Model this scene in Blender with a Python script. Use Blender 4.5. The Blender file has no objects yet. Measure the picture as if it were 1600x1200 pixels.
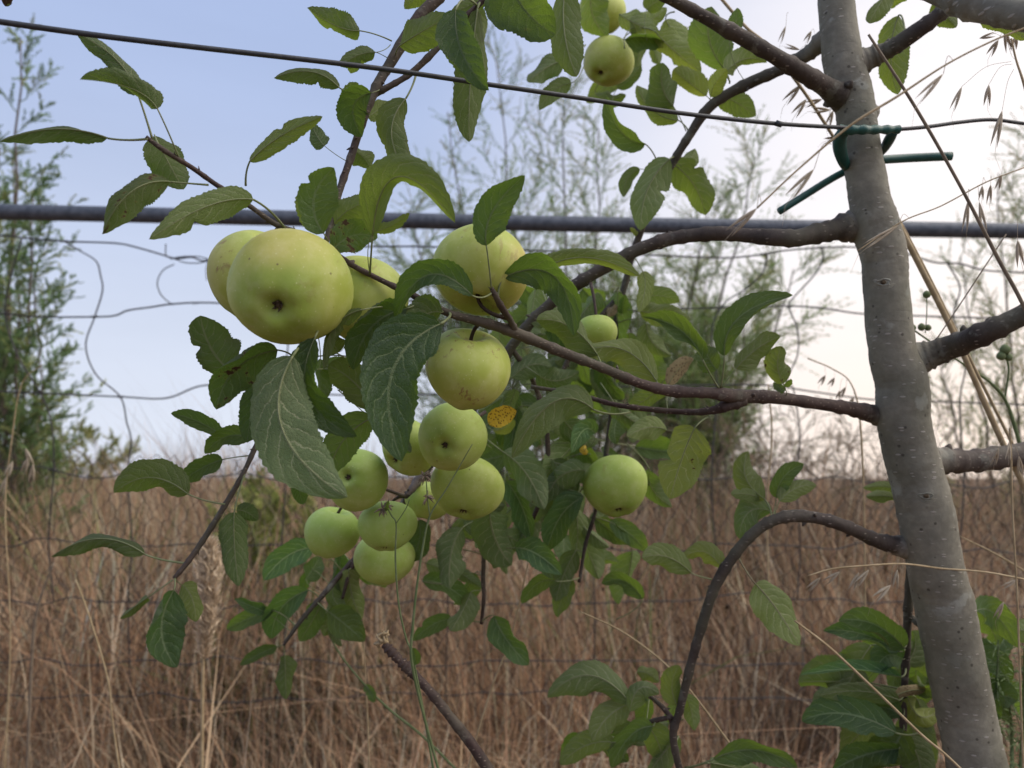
import bpy, math, random
import numpy as np
from mathutils import Vector, Matrix, Quaternion
random.seed(7); rng = np.random.default_rng(7)
S = bpy.context.scene
C = S.collection

# ------------------------------------------------------------------ camera
CAM = np.array([0.0, 0.0, 1.10]); PITCH = math.radians(6.2); FPX = 1200.0
cam_d = bpy.data.cameras.new('camera'); cam = bpy.data.objects.new('camera', cam_d); C.objects.link(cam)
cam.location = CAM; cam.rotation_euler = (math.radians(90) + PITCH, 0, 0)
cam_d.sensor_width = 36; cam_d.lens = 27.0; cam_d.clip_start = 0.02; cam_d.clip_end = 2000
cam_d.dof.use_dof = True; cam_d.dof.focus_distance = 0.53; cam_d.dof.aperture_fstop = 8.6
S.camera = cam
# ------------------------------------------------------------------ sky and sun
SUN_EL, SUN_AZ = math.radians(50), math.radians(104)      # azimuth from +Y (view direction) towards +X
w = bpy.data.worlds.new('World'); S.world = w; w.use_nodes = True
nt = w.node_tree; nt.nodes.clear()
def N(nt, kind, **kw):
    n = nt.nodes.new(kind)
    for k, v in kw.items(): setattr(n, k, v)
    return n
def setin(n, **kw):
    for k, v in kw.items(): n.inputs[k.replace('_', ' ')].default_value = v
sky = N(nt, 'ShaderNodeTexSky', sky_type='NISHITA', sun_disc=False, sun_elevation=SUN_EL, sun_rotation=SUN_AZ,
        air_density=1.0, dust_density=4.0, ozone_density=1.5, altitude=0)
tc = N(nt, 'ShaderNodeTexCoord')
sep = N(nt, 'ShaderNodeSeparateXYZ'); nt.links.new(tc.outputs['Generated'], sep.inputs[0])
el = N(nt, 'ShaderNodeMapRange', interpolation_type='SMOOTHERSTEP'); setin(el, From_Min=-0.12, From_Max=0.62)
nt.links.new(sep.outputs['Z'], el.inputs['Value'])
base = N(nt, 'ShaderNodeMix', data_type='RGBA'); base.inputs[6].default_value = (0.76, 0.81, 0.92, 1); base.inputs[7].default_value = (0.40, 0.50, 0.76, 1)
nt.links.new(el.outputs[0], base.inputs[0])
dot = N(nt, 'ShaderNodeVectorMath', operation='DOT_PRODUCT')
gd = Vector((0.80, 0.60, 0.10)).normalized(); dot.inputs[1].default_value = gd
nt.links.new(tc.outputs['Generated'], dot.inputs[0])
gl = N(nt, 'ShaderNodeMapRange', interpolation_type='SMOOTHSTEP'); setin(gl, From_Min=0.45, From_Max=1.0)
nt.links.new(dot.outputs['Value'], gl.inputs['Value'])
warm = N(nt, 'ShaderNodeMapRange', interpolation_type='SMOOTHSTEP'); setin(warm, From_Min=-0.05, From_Max=0.32)
nt.links.new(sep.outputs['Z'], warm.inputs['Value'])
wc = N(nt, 'ShaderNodeMix', data_type='RGBA'); wc.inputs[6].default_value = (1.14, 0.95, 0.80, 1); wc.inputs[7].default_value = (1.12, 1.05, 1.02, 1)
nt.links.new(warm.outputs[0], wc.inputs[0])
veil = N(nt, 'ShaderNodeMix', data_type='RGBA')
nt.links.new(gl.outputs[0], veil.inputs[0]); nt.links.new(base.outputs[2], veil.inputs[6]); nt.links.new(wc.outputs[2], veil.inputs[7])
mist = N(nt, 'ShaderNodeTexNoise'); setin(mist, Scale=2.2, Detail=5.0, Roughness=.55)
ms = N(nt, 'ShaderNodeVectorMath', operation='MULTIPLY'); ms.inputs[1].default_value = (1, 1, 4.5); nt.links.new(tc.outputs['Generated'], ms.inputs[0]); nt.links.new(ms.outputs[0], mist.inputs['Vector'])
mr = N(nt, 'ShaderNodeMapRange'); setin(mr, From_Min=.3, From_Max=.7, To_Min=.965, To_Max=1.035); nt.links.new(mist.outputs[0], mr.inputs['Value'])
veil2 = N(nt, 'ShaderNodeMix', data_type='RGBA', blend_type='MULTIPLY'); veil2.inputs[0].default_value = 1.0
nt.links.new(veil.outputs[2], veil2.inputs[6]); nt.links.new(mr.outputs[0], veil2.inputs[7])
SKY_STRENGTH = 0.06
b1 = N(nt, 'ShaderNodeBackground'); b1.inputs['Strength'].default_value = SKY_STRENGTH; nt.links.new(sky.outputs[0], b1.inputs['Color'])
b2 = N(nt, 'ShaderNodeBackground'); b2.inputs['Strength'].default_value = 0.88; nt.links.new(veil2.outputs[2], b2.inputs['Color'])
mx = N(nt, 'ShaderNodeMixShader'); mx.inputs[0].default_value = 0.92
nt.links.new(b1.outputs[0], mx.inputs[1]); nt.links.new(b2.outputs[0], mx.inputs[2])
wo = N(nt, 'ShaderNodeOutputWorld'); nt.links.new(mx.outputs[0], wo.inputs['Surface'])
sun_d = bpy.data.lights.new('sun', 'SUN'); sun_d.energy = 2.5; sun_d.angle = math.radians(68); sun_d.color = (1.0, 0.90, 0.74)
sun = bpy.data.objects.new('sun', sun_d); C.objects.link(sun)
sd = Vector((math.sin(SUN_AZ) * math.cos(SUN_EL), math.cos(SUN_AZ) * math.cos(SUN_EL), math.sin(SUN_EL)))
sun.rotation_euler = sd.to_track_quat('Z', 'Y').to_euler(); sun.location = (5, 2, 8)
S.view_settings.view_transform = 'Standard'; S.view_settings.look = 'None'
S.view_settings.exposure = 0.32; S.view_settings.gamma = 1.0; S.view_settings.use_curve_mapping = False
S.cycles.use_denoising = True
S.cycles.max_bounces = 6; S.cycles.transparent_max_bounces = 4; S.cycles.caustics_reflective = False; S.cycles.caustics_refractive = False

# ------------------------------------------------------------------ helpers
_r = np.array([[1, 0, 0], [0, math.cos(math.pi/2 + PITCH), -math.sin(math.pi/2 + PITCH)], [0, math.sin(math.pi/2 + PITCH), math.cos(math.pi/2 + PITCH)]])
def P(x, y, d):
    """A point of the place seen at photo pixel (x, y), d metres away."""
    return CAM + _r @ np.array([(x - 800) / FPX * d, (600 - y) / FPX * d, -d])
def unit(v):
    return v / max(np.linalg.norm(v), 1e-9)
def tag(o, label=None, cat=None, group=None, kind=None):
    if label: o['label'] = label
    if cat: o['category'] = cat
    if group: o['group'] = group
    if kind: o['kind'] = kind
    return o
class MB:
    """Collects geometry for one mesh object."""
    def __init__(s): s.v = []; s.f = []; s.m = []; s.n = 0; s.uv = None; s.col = None
    def add(s, verts, faces, mat=0):
        verts = np.asarray(verts, float); o = s.n
        s.v.append(verts); s.n += len(verts)
        s.f += [tuple(i + o for i in f) for f in faces]; s.m += [mat] * len(faces)
        return o
    def tube(s, pts, rad, k=8, mat=0, cap=True):
        pts = np.asarray(pts, float); n = len(pts)
        rad = np.full(n, rad) if np.isscalar(rad) else np.asarray(rad, float)
        tg = np.gradient(pts, axis=0); tg /= np.maximum(np.linalg.norm(tg, axis=1, keepdims=True), 1e-9)
        ref = np.array([0, 0, 1.0]) if abs(tg[0][2]) < .9 else np.array([1.0, 0, 0])
        a = unit(np.cross(tg[0], ref)); V = []
        ang = np.arange(k) * 2 * math.pi / k
        for i in range(n):
            a = unit(a - tg[i] * np.dot(a, tg[i])); b = np.cross(tg[i], a)
            V.append(pts[i] + rad[i] * (np.cos(ang)[:, None] * a + np.sin(ang)[:, None] * b))
        V = np.concatenate(V); F = []
        for i in range(n - 1):
            for j in range(k):
                j2 = (j + 1) % k
                F.append((i*k + j, i*k + j2, (i+1)*k + j2, (i+1)*k + j))
        if cap:
            F.append(tuple(range(k))[::-1]); F.append(tuple((n-1)*k + j for j in range(k)))
        s.add(V, F, mat)
    def build(s, name, mats, parent=None, smooth=True, origin=None):
        me = bpy.data.meshes.new(name)
        V = np.concatenate(s.v)
        if origin is not None: V = V - np.asarray(origin)
        me.from_pydata([tuple(x) for x in V], [], s.f)
        for m in (mats if isinstance(mats, (list, tuple)) else [mats]): me.materials.append(m)
        if any(s.m): me.polygons.foreach_set('material_index', s.m)
        if smooth: me.polygons.foreach_set('use_smooth', [True] * len(me.polygons))
        if s.uv is not None:
            l = me.uv_layers.new(name='UVMap'); idx = np.zeros(len(me.loops), int); me.loops.foreach_get('vertex_index', idx)
            uv = np.zeros((len(V), 2)); uv[:len(s.uv)] = s.uv
            l.data.foreach_set('uv', uv[idx].ravel())
        me.update()
        o = bpy.data.objects.new(name, me); C.objects.link(o)
        if origin is not None: o.location = origin
        if parent: o.parent = parent; 
        if parent and origin is None: o.matrix_parent_inverse = Matrix.Translation(-Vector(parent.location))
        return o
def fast_mesh(name, V, F, mat, col=None, parent=None, smooth=False):
    """Big mesh from arrays (F: n x 3 or n x 4)."""
    me = bpy.data.meshes.new(name); k = F.shape[1]
    me.vertices.add(len(V)); me.vertices.foreach_set('co', V.astype(np.float32).ravel())
    me.loops.add(F.size); me.loops.foreach_set('vertex_index', F.astype(np.int32).ravel())
    me.polygons.add(len(F)); me.polygons.foreach_set('loop_start', np.arange(0, F.size, k, dtype=np.int32))
    me.polygons.foreach_set('use_smooth', np.full(len(F), smooth))
    if col is not None:
        a = me.color_attributes.new('tone', 'FLOAT_COLOR', 'POINT'); c4 = np.ones((len(V), 4), np.float32); c4[:, :3] = col
        a.data.foreach_set('color', c4.ravel())
    me.materials.append(mat); me.update(calc_edges=True)
    o = bpy.data.objects.new(name, me); C.objects.link(o)
    if parent: o.parent = parent; o.matrix_parent_inverse = Matrix.Translation(-Vector(parent.location))
    return o
def empty(name, loc):
    o = bpy.data.objects.new(name, None); o.location = loc; o.empty_display_size = 0.05; C.objects.link(o); return o
def spline(pts, per=8):
    """Catmull-Rom through rows of any width."""
    p = np.asarray(pts, float); p = np.vstack([2*p[0] - p[1], p, 2*p[-1] - p[-2]]); out = []
    for i in range(1, len(p) - 2):
        for t in np.arange(per) / per:
            out.append(.5 * ((2*p[i]) + (p[i+1] - p[i-1])*t + (2*p[i-1] - 5*p[i] + 4*p[i+1] - p[i+2])*t*t + (3*p[i] - p[i-1] - 3*p[i+1] + p[i+2])*t**3))
    out.append(p[-2]); return np.array(out)

# ------------------------------------------------------------------ materials
class NT:
    def __init__(s, name):
        s.m = bpy.data.materials.new(name); s.m.use_nodes = True; s.t = s.m.node_tree; s.t.nodes.clear()
        s.out = s.t.nodes.new('ShaderNodeOutputMaterial')
    def n(s, kind, ins=None, **kw):
        x = s.t.nodes.new(kind)
        for k, v in kw.items(): setattr(x, k, v)
        for k, v in (ins or {}).items():
            if hasattr(v, 'is_output'): s.t.links.new(v, x.inputs[k])
            elif v is not None: x.inputs[k].default_value = v
        return x
    def math(s, op, a, b=0.0, c=None):
        d = {0: a, 1: b}
        if c is not None: d[2] = c
        return s.n('ShaderNodeMath', d, operation=op).outputs[0]
    def mix(s, f, a, b, blend='MIX'):
        return s.n('ShaderNodeMix', {0: f, 6: a, 7: b}, data_type='RGBA', blend_type=blend).outputs[2]
    def ramp(s, v, lo, hi, a=0.0, b=1.0):
        return s.n('ShaderNodeMapRange', {'Value': v, 'From Min': lo, 'From Max': hi, 'To Min': a, 'To Max': b}, interpolation_type='SMOOTHSTEP').outputs[0]
    def noise(s, vec, scale, detail=3.0, rough=.5):
        return s.n('ShaderNodeTexNoise', {'Vector': vec, 'Scale': scale, 'Detail': detail, 'Roughness': rough}).outputs[0]
    def bsdf(s, col, rough=.6, spec=.4, normal=None, **kw):
        d = {'Base Color': col, 'Roughness': rough, 'Specular IOR Level': spec}
        if normal is not None: d['Normal'] = normal
        d.update(kw)
        return s.n('ShaderNodeBsdfPrincipled', d).outputs[0]
    def bump(s, h, st=.4, dist=.001):
        return s.n('ShaderNodeBump', {'Height': h, 'Strength': st, 'Distance': dist}).outputs[0]
    def done(s, sh):
        s.t.links.new(sh, s.out.inputs['Surface']); return s.m
def rgb(r, g, b): return (r, g, b, 1.0)

def mat_leaf():
    t = NT('apple_leaf')
    uv = t.n('ShaderNodeTexCoord').outputs['UV']; sp = t.n('ShaderNodeSeparateXYZ', {0: uv})
    u, v = sp.outputs[0], sp.outputs[1]
    oi = t.n('ShaderNodeObjectInfo'); oc = t.n('ShaderNodeSeparateColor', {0: oi.outputs['Color']})
    blem, yel, bri = oc.outputs[0], oc.outputs[1], oc.outputs[2]
    rv = t.n('ShaderNodeCombineXYZ', {0: t.math('MULTIPLY', oi.outputs['Random'], 37.0), 1: t.math('MULTIPLY', oi.outputs['Random'], 91.0)}).outputs[0]
    st = t.n('ShaderNodeVectorMath', {0: uv, 1: (2.2, 1.0, 1.0)}, operation='MULTIPLY').outputs[0]
    tv = t.n('ShaderNodeVectorMath', {0: st, 1: rv}, operation='ADD').outputs[0]
    dv = t.math('SUBTRACT', v, .5); av = t.math('MULTIPLY', t.math('ABSOLUTE', dv), 2.0)
    wob = t.math('MULTIPLY', t.math('SUBTRACT', t.noise(tv, 4.0, 3.0), .5), .13)
    side = t.math('MULTIPLY', t.math('GREATER_THAN', dv, 0.0), .45)
    curve = t.math('ADD', t.math('MULTIPLY', av, .20), t.math('MULTIPLY', t.math('MULTIPLY', av, av), .10))
    x = t.math('ADD', t.math('MULTIPLY', t.math('ADD', t.math('SUBTRACT', u, curve), wob), 7.0), side)
    fr = t.math('ABSOLUTE', t.math('SUBTRACT', t.math('FRACT', x), .5))
    vein = t.math('MULTIPLY', t.ramp(fr, .060, .012), t.ramp(av, 1.0, .55))
    quilt = t.ramp(fr, 0.0, .35)
    mid = t.ramp(av, .07, .025)
    vor = t.n('ShaderNodeTexVoronoi', {'Vector': tv, 'Scale': 17.0, 'Randomness': .9}, feature='DISTANCE_TO_EDGE').outputs[0]
    net = t.ramp(vor, .09, .01)
    vm = t.math('MAXIMUM', vein, mid)
    n1 = t.noise(tv, 3.0, 4.0); n2 = t.noise(tv, 26.0, 3.0)
    top = t.mix(t.ramp(n1, .35, .7), rgb(.022, .050, .031), rgb(.040, .078, .035))
    top = t.mix(t.math('MULTIPLY', yel, .9), top, rgb(.12, .175, .03))
    top = t.mix(t.math('MULTIPLY', net, .30), top, rgb(.075, .13, .055))
    top = t.mix(t.math('MULTIPLY', vm, .75), top, rgb(.19, .25, .12))
    und = t.mix(t.ramp(n1, .35, .7), rgb(.100, .138, .066), rgb(.135, .168, .085))
    und = t.mix(t.math('MULTIPLY', yel, .8), und, rgb(.22, .25, .065))
    und = t.mix(t.math('MULTIPLY', net, .28), und, rgb(.22, .25, .14))
    und = t.mix(t.math('MULTIPLY', vm, .8), und, rgb(.36, .37, .22))
    bf = t.n('ShaderNodeNewGeometry').outputs['Backfacing']
    col = t.mix(bf, top, und)
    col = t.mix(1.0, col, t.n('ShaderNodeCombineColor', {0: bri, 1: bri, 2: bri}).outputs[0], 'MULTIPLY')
    # blemishes: brown dead patches, tiny dark specks
    nb = t.noise(tv, 2.6, 4.0, .6)
    thr = t.math('SUBTRACT', .80, t.math('MULTIPLY', blem, .42))
    bm = t.ramp(t.math('SUBTRACT', nb, thr), 0.0, .03)
    edge = t.ramp(t.math('SUBTRACT', nb, thr), -.05, 0.02)
    col = t.mix(t.math('MULTIPLY', edge, .6), col, rgb(.20, .17, .05))
    col = t.mix(bm, col, t.mix(n2, rgb(.05, .026, .014), rgb(.16, .085, .04)))
    sv = t.n('ShaderNodeTexVoronoi', {'Vector': tv, 'Scale': 9.0, 'Randomness': 1.0}).outputs[0]
    speck = t.math('MULTIPLY', t.ramp(sv, .075, .045), t.ramp(t.noise(tv, 4.0, 1.0), .55, .66))
    col = t.mix(t.math('MULTIPLY', speck, .8), col, rgb(.045, .03, .018))
    pale = t.ramp(t.noise(tv, 60.0, 2.0), .70, .76)
    col = t.mix(t.math('MULTIPLY', pale, .4), col, rgb(.33, .36, .27))
    h = t.math('ADD', t.math('MULTIPLY', quilt, .38), t.math('ADD', t.math('MULTIPLY', n2, .35), t.math('MULTIPLY', net, -.4)))
    sg = t.math('SUBTRACT', 1.0, t.math('MULTIPLY', bf, 2.0))
    nrm = t.bump(t.math('MULTIPLY', h, sg), .75, .0011)
    ro = t.math('ADD', t.math('MULTIPLY', bf, .22), t.ramp(n2, .3, .7, .42, .56))
    pb = t.bsdf(col, ro, .38, nrm)
    trc = t.mix(t.math('MULTIPLY', vm, .5), rgb(.18, .31, .03), rgb(.12, .17, .04))
    trc = t.mix(yel, trc, rgb(.45, .50, .06)); trc = t.mix(bm, trc, rgb(.03, .015, .005))
    tr = t.n('ShaderNodeBsdfTranslucent', {'Color': trc, 'Normal': nrm}).outputs[0]
    return t.done(t.n('ShaderNodeMixShader', {0: .40, 1: pb, 2: tr}).outputs[0])
def mat_special_leaf(name, a, b, spot):
    t = NT(name); oc = t.n('ShaderNodeTexCoord').outputs['UV']
    st = t.n('ShaderNodeVectorMath', {0: oc, 1: (2.0, 1.0, 1.0)}, operation='MULTIPLY').outputs[0]
    col = t.mix(t.noise(st, 3.0), a, b)
    vo = t.n('ShaderNodeTexVoronoi', {'Vector': st, 'Scale': 7.0}).outputs[0]
    col = t.mix(t.ramp(vo, .40, .30), col, spot)
    pb = t.bsdf(col, .6, .3, t.bump(t.noise(st, 12.0), .5, .001)); tr = t.n('ShaderNodeBsdfTranslucent', {'Color': a}).outputs[0]
    return t.done(t.n('ShaderNodeMixShader', {0: .3, 1: pb, 2: tr}).outputs[0])
def mat_bark(name, a, b, lent, lich, scale=1.0, collar=None):
    t = NT(name); oc = t.n('ShaderNodeTexCoord').outputs['Object']
    n1 = t.noise(oc, 22.0*scale, 5.0, .6); n2 = t.noise(oc, 160.0*scale, 4.0, .6)
    col = t.mix(t.ramp(n1, .3, .7), a, b)
    if collar:                                            # old grey bark of the trunk running out onto the limb
        at = t.n('ShaderNodeAttribute', attribute_name='collar').outputs['Fac']
        cf = t.ramp(t.math('ADD', at, t.math('MULTIPLY', t.math('SUBTRACT', t.noise(oc, 130.0, 4.0), .5), .7)), .25, .75)
        col = t.mix(cf, col, t.mix(t.ramp(n1, .3, .7), *collar))
    col = t.mix(t.ramp(n2, .35, .75, 0.0, .45), col, t.mix(1.0, col, rgb(1.6, 1.6, 1.6), 'MULTIPLY'))
    # lenticels: short pale horizontal dashes
    sc = t.n('ShaderNodeVectorMath', {0: oc, 1: (110*scale, 110*scale, 330*scale)}, operation='MULTIPLY').outputs[0]
    vo = t.n('ShaderNodeTexVoronoi', {'Vector': sc, 'Scale': 1.0, 'Randomness': 1.0})
    lm = t.math('MULTIPLY', t.ramp(vo.outputs[0], .30, .20), t.ramp(t.n('ShaderNodeSeparateColor', {0: vo.outputs[1]}).outputs[0], .66, .72))
    col = t.mix(t.math('MULTIPLY', lm, .85), col, lent)
    lc = t.math('MULTIPLY', t.ramp(t.noise(oc, 34.0*scale, 5.0, .62), .57, .64), t.ramp(t.noise(oc, 9.0, 2.0), .40, .55))
    col = t.mix(t.math('MULTIPLY', lc, .55), col, lich)
    gr = t.ramp(t.noise(oc, 14.0, 3.0), .42, .62)
    col = t.mix(t.math('MULTIPLY', gr, .35), col, rgb(.105, .11, .07))
    cr = t.ramp(t.noise(t.n('ShaderNodeVectorMath', {0: oc, 1: (40, 40, 300)}, operation='MULTIPLY').outputs[0], 1.0, 3.0), .62, .72)
    col = t.mix(t.math('MULTIPLY', cr, .05), col, rgb(.04, .032, .028))
    dv_ = t.n('ShaderNodeTexVoronoi', {'Vector': oc, 'Scale': 150.0*scale, 'Randomness': 1.0})
    dm_ = t.math('MULTIPLY', t.ramp(dv_.outputs[0], .26, .14), t.ramp(t.n('ShaderNodeSeparateColor', {0: dv_.outputs[1]}).outputs[1], .78, .84))
    col = t.mix(t.math('MULTIPLY', dm_, .7), col, rgb(.035, .028, .022))
    h = t.math('ADD', t.math('ADD', n2, t.math('MULTIPLY', n1, .8)), t.math('SUBTRACT', t.math('MULTIPLY', lm, .9), t.math('MULTIPLY', cr, .15)))
    return t.done(t.bsdf(col, .68, .3, t.bump(h, .45, .0013)))
def mat_apple():
    t = NT('apple_skin'); oc = t.n('ShaderNodeTexCoord').outputs['Object']; sp = t.n('ShaderNodeSeparateXYZ', {0: oc})
    oi = t.n('ShaderNodeObjectInfo'); ocl = t.n('ShaderNodeSeparateColor', {0: oi.outputs['Color']})
    blush, green, russ = ocl.outputs[0], ocl.outputs[1], ocl.outputs[2]
    off = t.math('MULTIPLY', oi.outputs['Random'], 50.0)
    v = t.n('ShaderNodeVectorMath', {0: oc, 1: t.n('ShaderNodeCombineXYZ', {0: off, 1: off, 2: 0.0}).outputs[0]}, operation='ADD').outputs[0]
    n1 = t.noise(v, 45.0, 4.0)
    col = t.mix(t.ramp(n1, .3, .7), rgb(.36, .42, .068), rgb(.47, .51, .125))
    col = t.mix(green, col, t.mix(n1, rgb(.26, .41, .07), rgb(.36, .49, .115)))
    # greener at the eye basin and the stalk basin, blush on the shoulder
    col = t.mix(t.ramp(sp.outputs[2], -.014, -.027, 0.0, .6), col, rgb(.20, .31, .035))
    bl = t.math('MULTIPLY', t.ramp(t.math('ADD', sp.outputs[0], t.math('MULTIPLY', t.math('SUBTRACT', n1, .5), .02)), .012, .040), blush)
    col = t.mix(t.math('MULTIPLY', bl, .5), col, rgb(.50, .19, .10))
    ln = t.n('ShaderNodeTexVoronoi', {'Vector': v, 'Scale': 330.0, 'Randomness': 1.0})
    lm = t.math('MULTIPLY', t.ramp(ln.outputs[0], .17, .09), t.ramp(t.n('ShaderNodeSeparateColor', {0: ln.outputs[1]}).outputs[0], .35, .5))
    col = t.mix(t.math('MULTIPLY', lm, .5), col, rgb(.66, .66, .34))
    dk = t.n('ShaderNodeTexVoronoi', {'Vector': v, 'Scale': 120.0, 'Randomness': 1.0})
    dm = t.math('MULTIPLY', t.ramp(dk.outputs[0], .11, .06), t.ramp(t.n('ShaderNodeSeparateColor', {0: dk.outputs[1]}).outputs[1], .80, .86))
    col = t.mix(t.math('MULTIPLY', dm, .75), col, rgb(.12, .085, .035))
    sv = t.n('ShaderNodeVectorMath', {0: v, 1: (1.0, 1.0, .45)}, operation='MULTIPLY').outputs[0]
    rr = t.math('MULTIPLY', t.ramp(t.noise(sv, 150.0, 5.0, .68), .545, .60), t.ramp(t.noise(v, 34.0, 3.0), .50, .60))
    col = t.mix(t.math('MULTIPLY', t.math('MULTIPLY', rr, russ), .8), col, rgb(.26, .16, .055))
    bloom = t.ramp(t.noise(v, 90.0, 5.0, .7), .42, .75, 0.0, .16)
    col = t.mix(bloom, col, rgb(.62, .63, .42))
    ro = t.ramp(n1, .3, .7, .50, .66)
    h = t.math('ADD', t.noise(v, 500.0, 2.0), t.math('MULTIPLY', rr, 1.2))
    sh = t.bsdf(col, ro, .42, t.bump(h, .12, .0006), **{'Subsurface Weight': .08, 'Subsurface Radius': (.008, .008, .002), 'Subsurface Scale': .5})
    return t.done(sh)
def mat_plain(name, a, b, scale=60.0, rough=.6, spec=.4, metal=0.0, bump=.3, trans=None):
    t = NT(name); oc = t.n('ShaderNodeTexCoord').outputs['Object']
    n1 = t.noise(oc, scale, 5.0, .6)
    sh = t.bsdf(t.mix(t.ramp(n1, .3, .7), a, b), rough, spec, t.bump(n1, bump, .001), Metallic=metal)
    if trans: sh = t.n('ShaderNodeMixShader', {0: .3, 1: sh, 2: t.n('ShaderNodeBsdfTranslucent', {'Color': trans}).outputs[0]}).outputs[0]
    return t.done(sh)
def mat_tone(name, trans=.25, rough=.75):
    """Colour read from each blade's own tone."""
    t = NT(name); a = t.n('ShaderNodeVertexColor', layer_name='tone').outputs[0]
    sh = t.bsdf(a, rough, .2)
    tr = t.n('ShaderNodeBsdfTranslucent', {'Color': a}).outputs[0]
    return t.done(t.n('ShaderNodeMixShader', {0: trans, 1: sh, 2: tr}).outputs[0])
M_LEAF = mat_leaf()
M_VEIN = mat_plain('leaf_stalk', rgb(.15, .18, .075), rgb(.21, .225, .11), 200, .6)
M_STALKR = mat_plain('red_leaf_stalk', rgb(.16, .12, .07), rgb(.21, .20, .10), 200, .6)
M_YELLOW = mat_special_leaf('yellow_leaf', rgb(.62, .36, .025), rgb(.45, .38, .04), rgb(.03, .015, .008))
M_DRYLEAF = mat_special_leaf('dry_leaf', rgb(.33, .26, .14), rgb(.22, .17, .08), rgb(.12, .07, .04))
M_TRUNK = mat_bark('trunk_bark', rgb(.142, .132, .104), rgb(.215, .200, .158), rgb(.36, .33, .29), rgb(.36, .37, .33))
M_BRANCH = mat_bark('branch_bark', rgb(.038, .028, .024), rgb(.074, .056, .047), rgb(.24, .20, .17), rgb(.20, .20, .17), 1.5, collar=(rgb(.140, .125, .102), rgb(.215, .194, .158)))
M_TWIG = mat_bark('young_twig_bark', rgb(.038, .022, .020), rgb(.078, .052, .043), rgb(.25, .19, .15), rgb(.16, .14, .11), 2.2, collar=(rgb(.140, .125, .102), rgb(.215, .194, .158)))
M_APPLE = mat_apple()
M_CALYX = mat_plain('calyx_brown', rgb(.035, .022, .012), rgb(.12, .085, .05), 400, .9)
M_WIRE = mat_plain('wire_black', rgb(.018, .020, .026), rgb(.035, .038, .046), 300, .5, .5)
M_FWIRE = mat_plain('fence_wire_grey', rgb(.035, .034, .037), rgb(.075, .07, .07), 200, .55, .5, .4)
M_PIPE = mat_plain('galvanised_pipe', rgb(.055, .065, .085), rgb(.11, .122, .15), 55, .55, .5, .25, .5)
M_TIE = mat_plain('green_pvc_tie', rgb(.007, .062, .052), rgb(.011, .085, .070), 120, .4, .5)
M_TIED = mat_plain('green_pvc_dark', rgb(.006, .05, .045), rgb(.01, .07, .06), 120, .4, .5)
M_STRAW = mat_plain('dry_straw', rgb(.30, .22, .12), rgb(.44, .34, .21), 90, .7, .3, 0, .3)
M_STRAWD = mat_plain('dark_dry_stem', rgb(.14, .105, .075), rgb(.22, .17, .12), 90, .7)
M_HUSK = mat_plain('oat_husk', rgb(.40, .33, .24), rgb(.58, .50, .39), 150, .7, .3, 0, .3, rgb(.5, .4, .28))
M_WEED = mat_plain('weed_green', rgb(.14, .19, .08), rgb(.22, .26, .13), 120, .65, .3, 0, .3, rgb(.12, .2, .04))
M_TONE = mat_tone('dry_grass_blades'); M_FOL = mat_tone('feathery_foliage', .35)
M_GBARK = mat_plain('shrub_bark', rgb(.09, .07, .055), rgb(.15, .12, .095), 30, .85)
# ------------------------------------------------------------------ ground
def ground_z(x, y):
    return 0.05*np.sin(x*.35 + 1) + 0.04*np.sin(y*.5) + 0.06*np.clip((y - 3)/5, 0, 1) - .06*np.clip(y - 9, 0, 60) - .01*np.clip(y - 69, 0, None)
gx = np.concatenate([[-900, -300, -100, -40], np.linspace(-14, 14, 57), [40, 100, 300, 900]])
gy = np.concatenate([[-60, -15], np.linspace(-4, 24, 57), [40, 90, 250, 900]])
X, Y = np.meshgrid(gx, gy); V = np.stack([X.ravel(), Y.ravel(), ground_z(X, Y).ravel()], 1)
nx, ny = len(gx), len(gy); idx = np.arange(nx*ny).reshape(ny, nx)
F = np.stack([idx[:-1, :-1].ravel(), idx[:-1, 1:].ravel(), idx[1:, 1:].ravel(), idx[1:, :-1].ravel()], 1)
def mat_ground():
    t = NT('dry_soil'); oc = t.n('ShaderNodeTexCoord').outputs['Object']
    n1 = t.noise(oc, .8, 6.0, .65); n2 = t.noise(oc, 22.0, 5.0, .6)
    col = t.mix(t.ramp(n1, .3, .7), rgb(.16, .105, .075), rgb(.27, .19, .125))
    col = t.mix(t.ramp(n2, .35, .7), col, rgb(.10, .070, .052))
    return t.done(t.bsdf(col, .95, .1, t.bump(n2, .8, .02)))
tag(fast_mesh('ground', V, F, mat_ground()), kind='structure')

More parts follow.
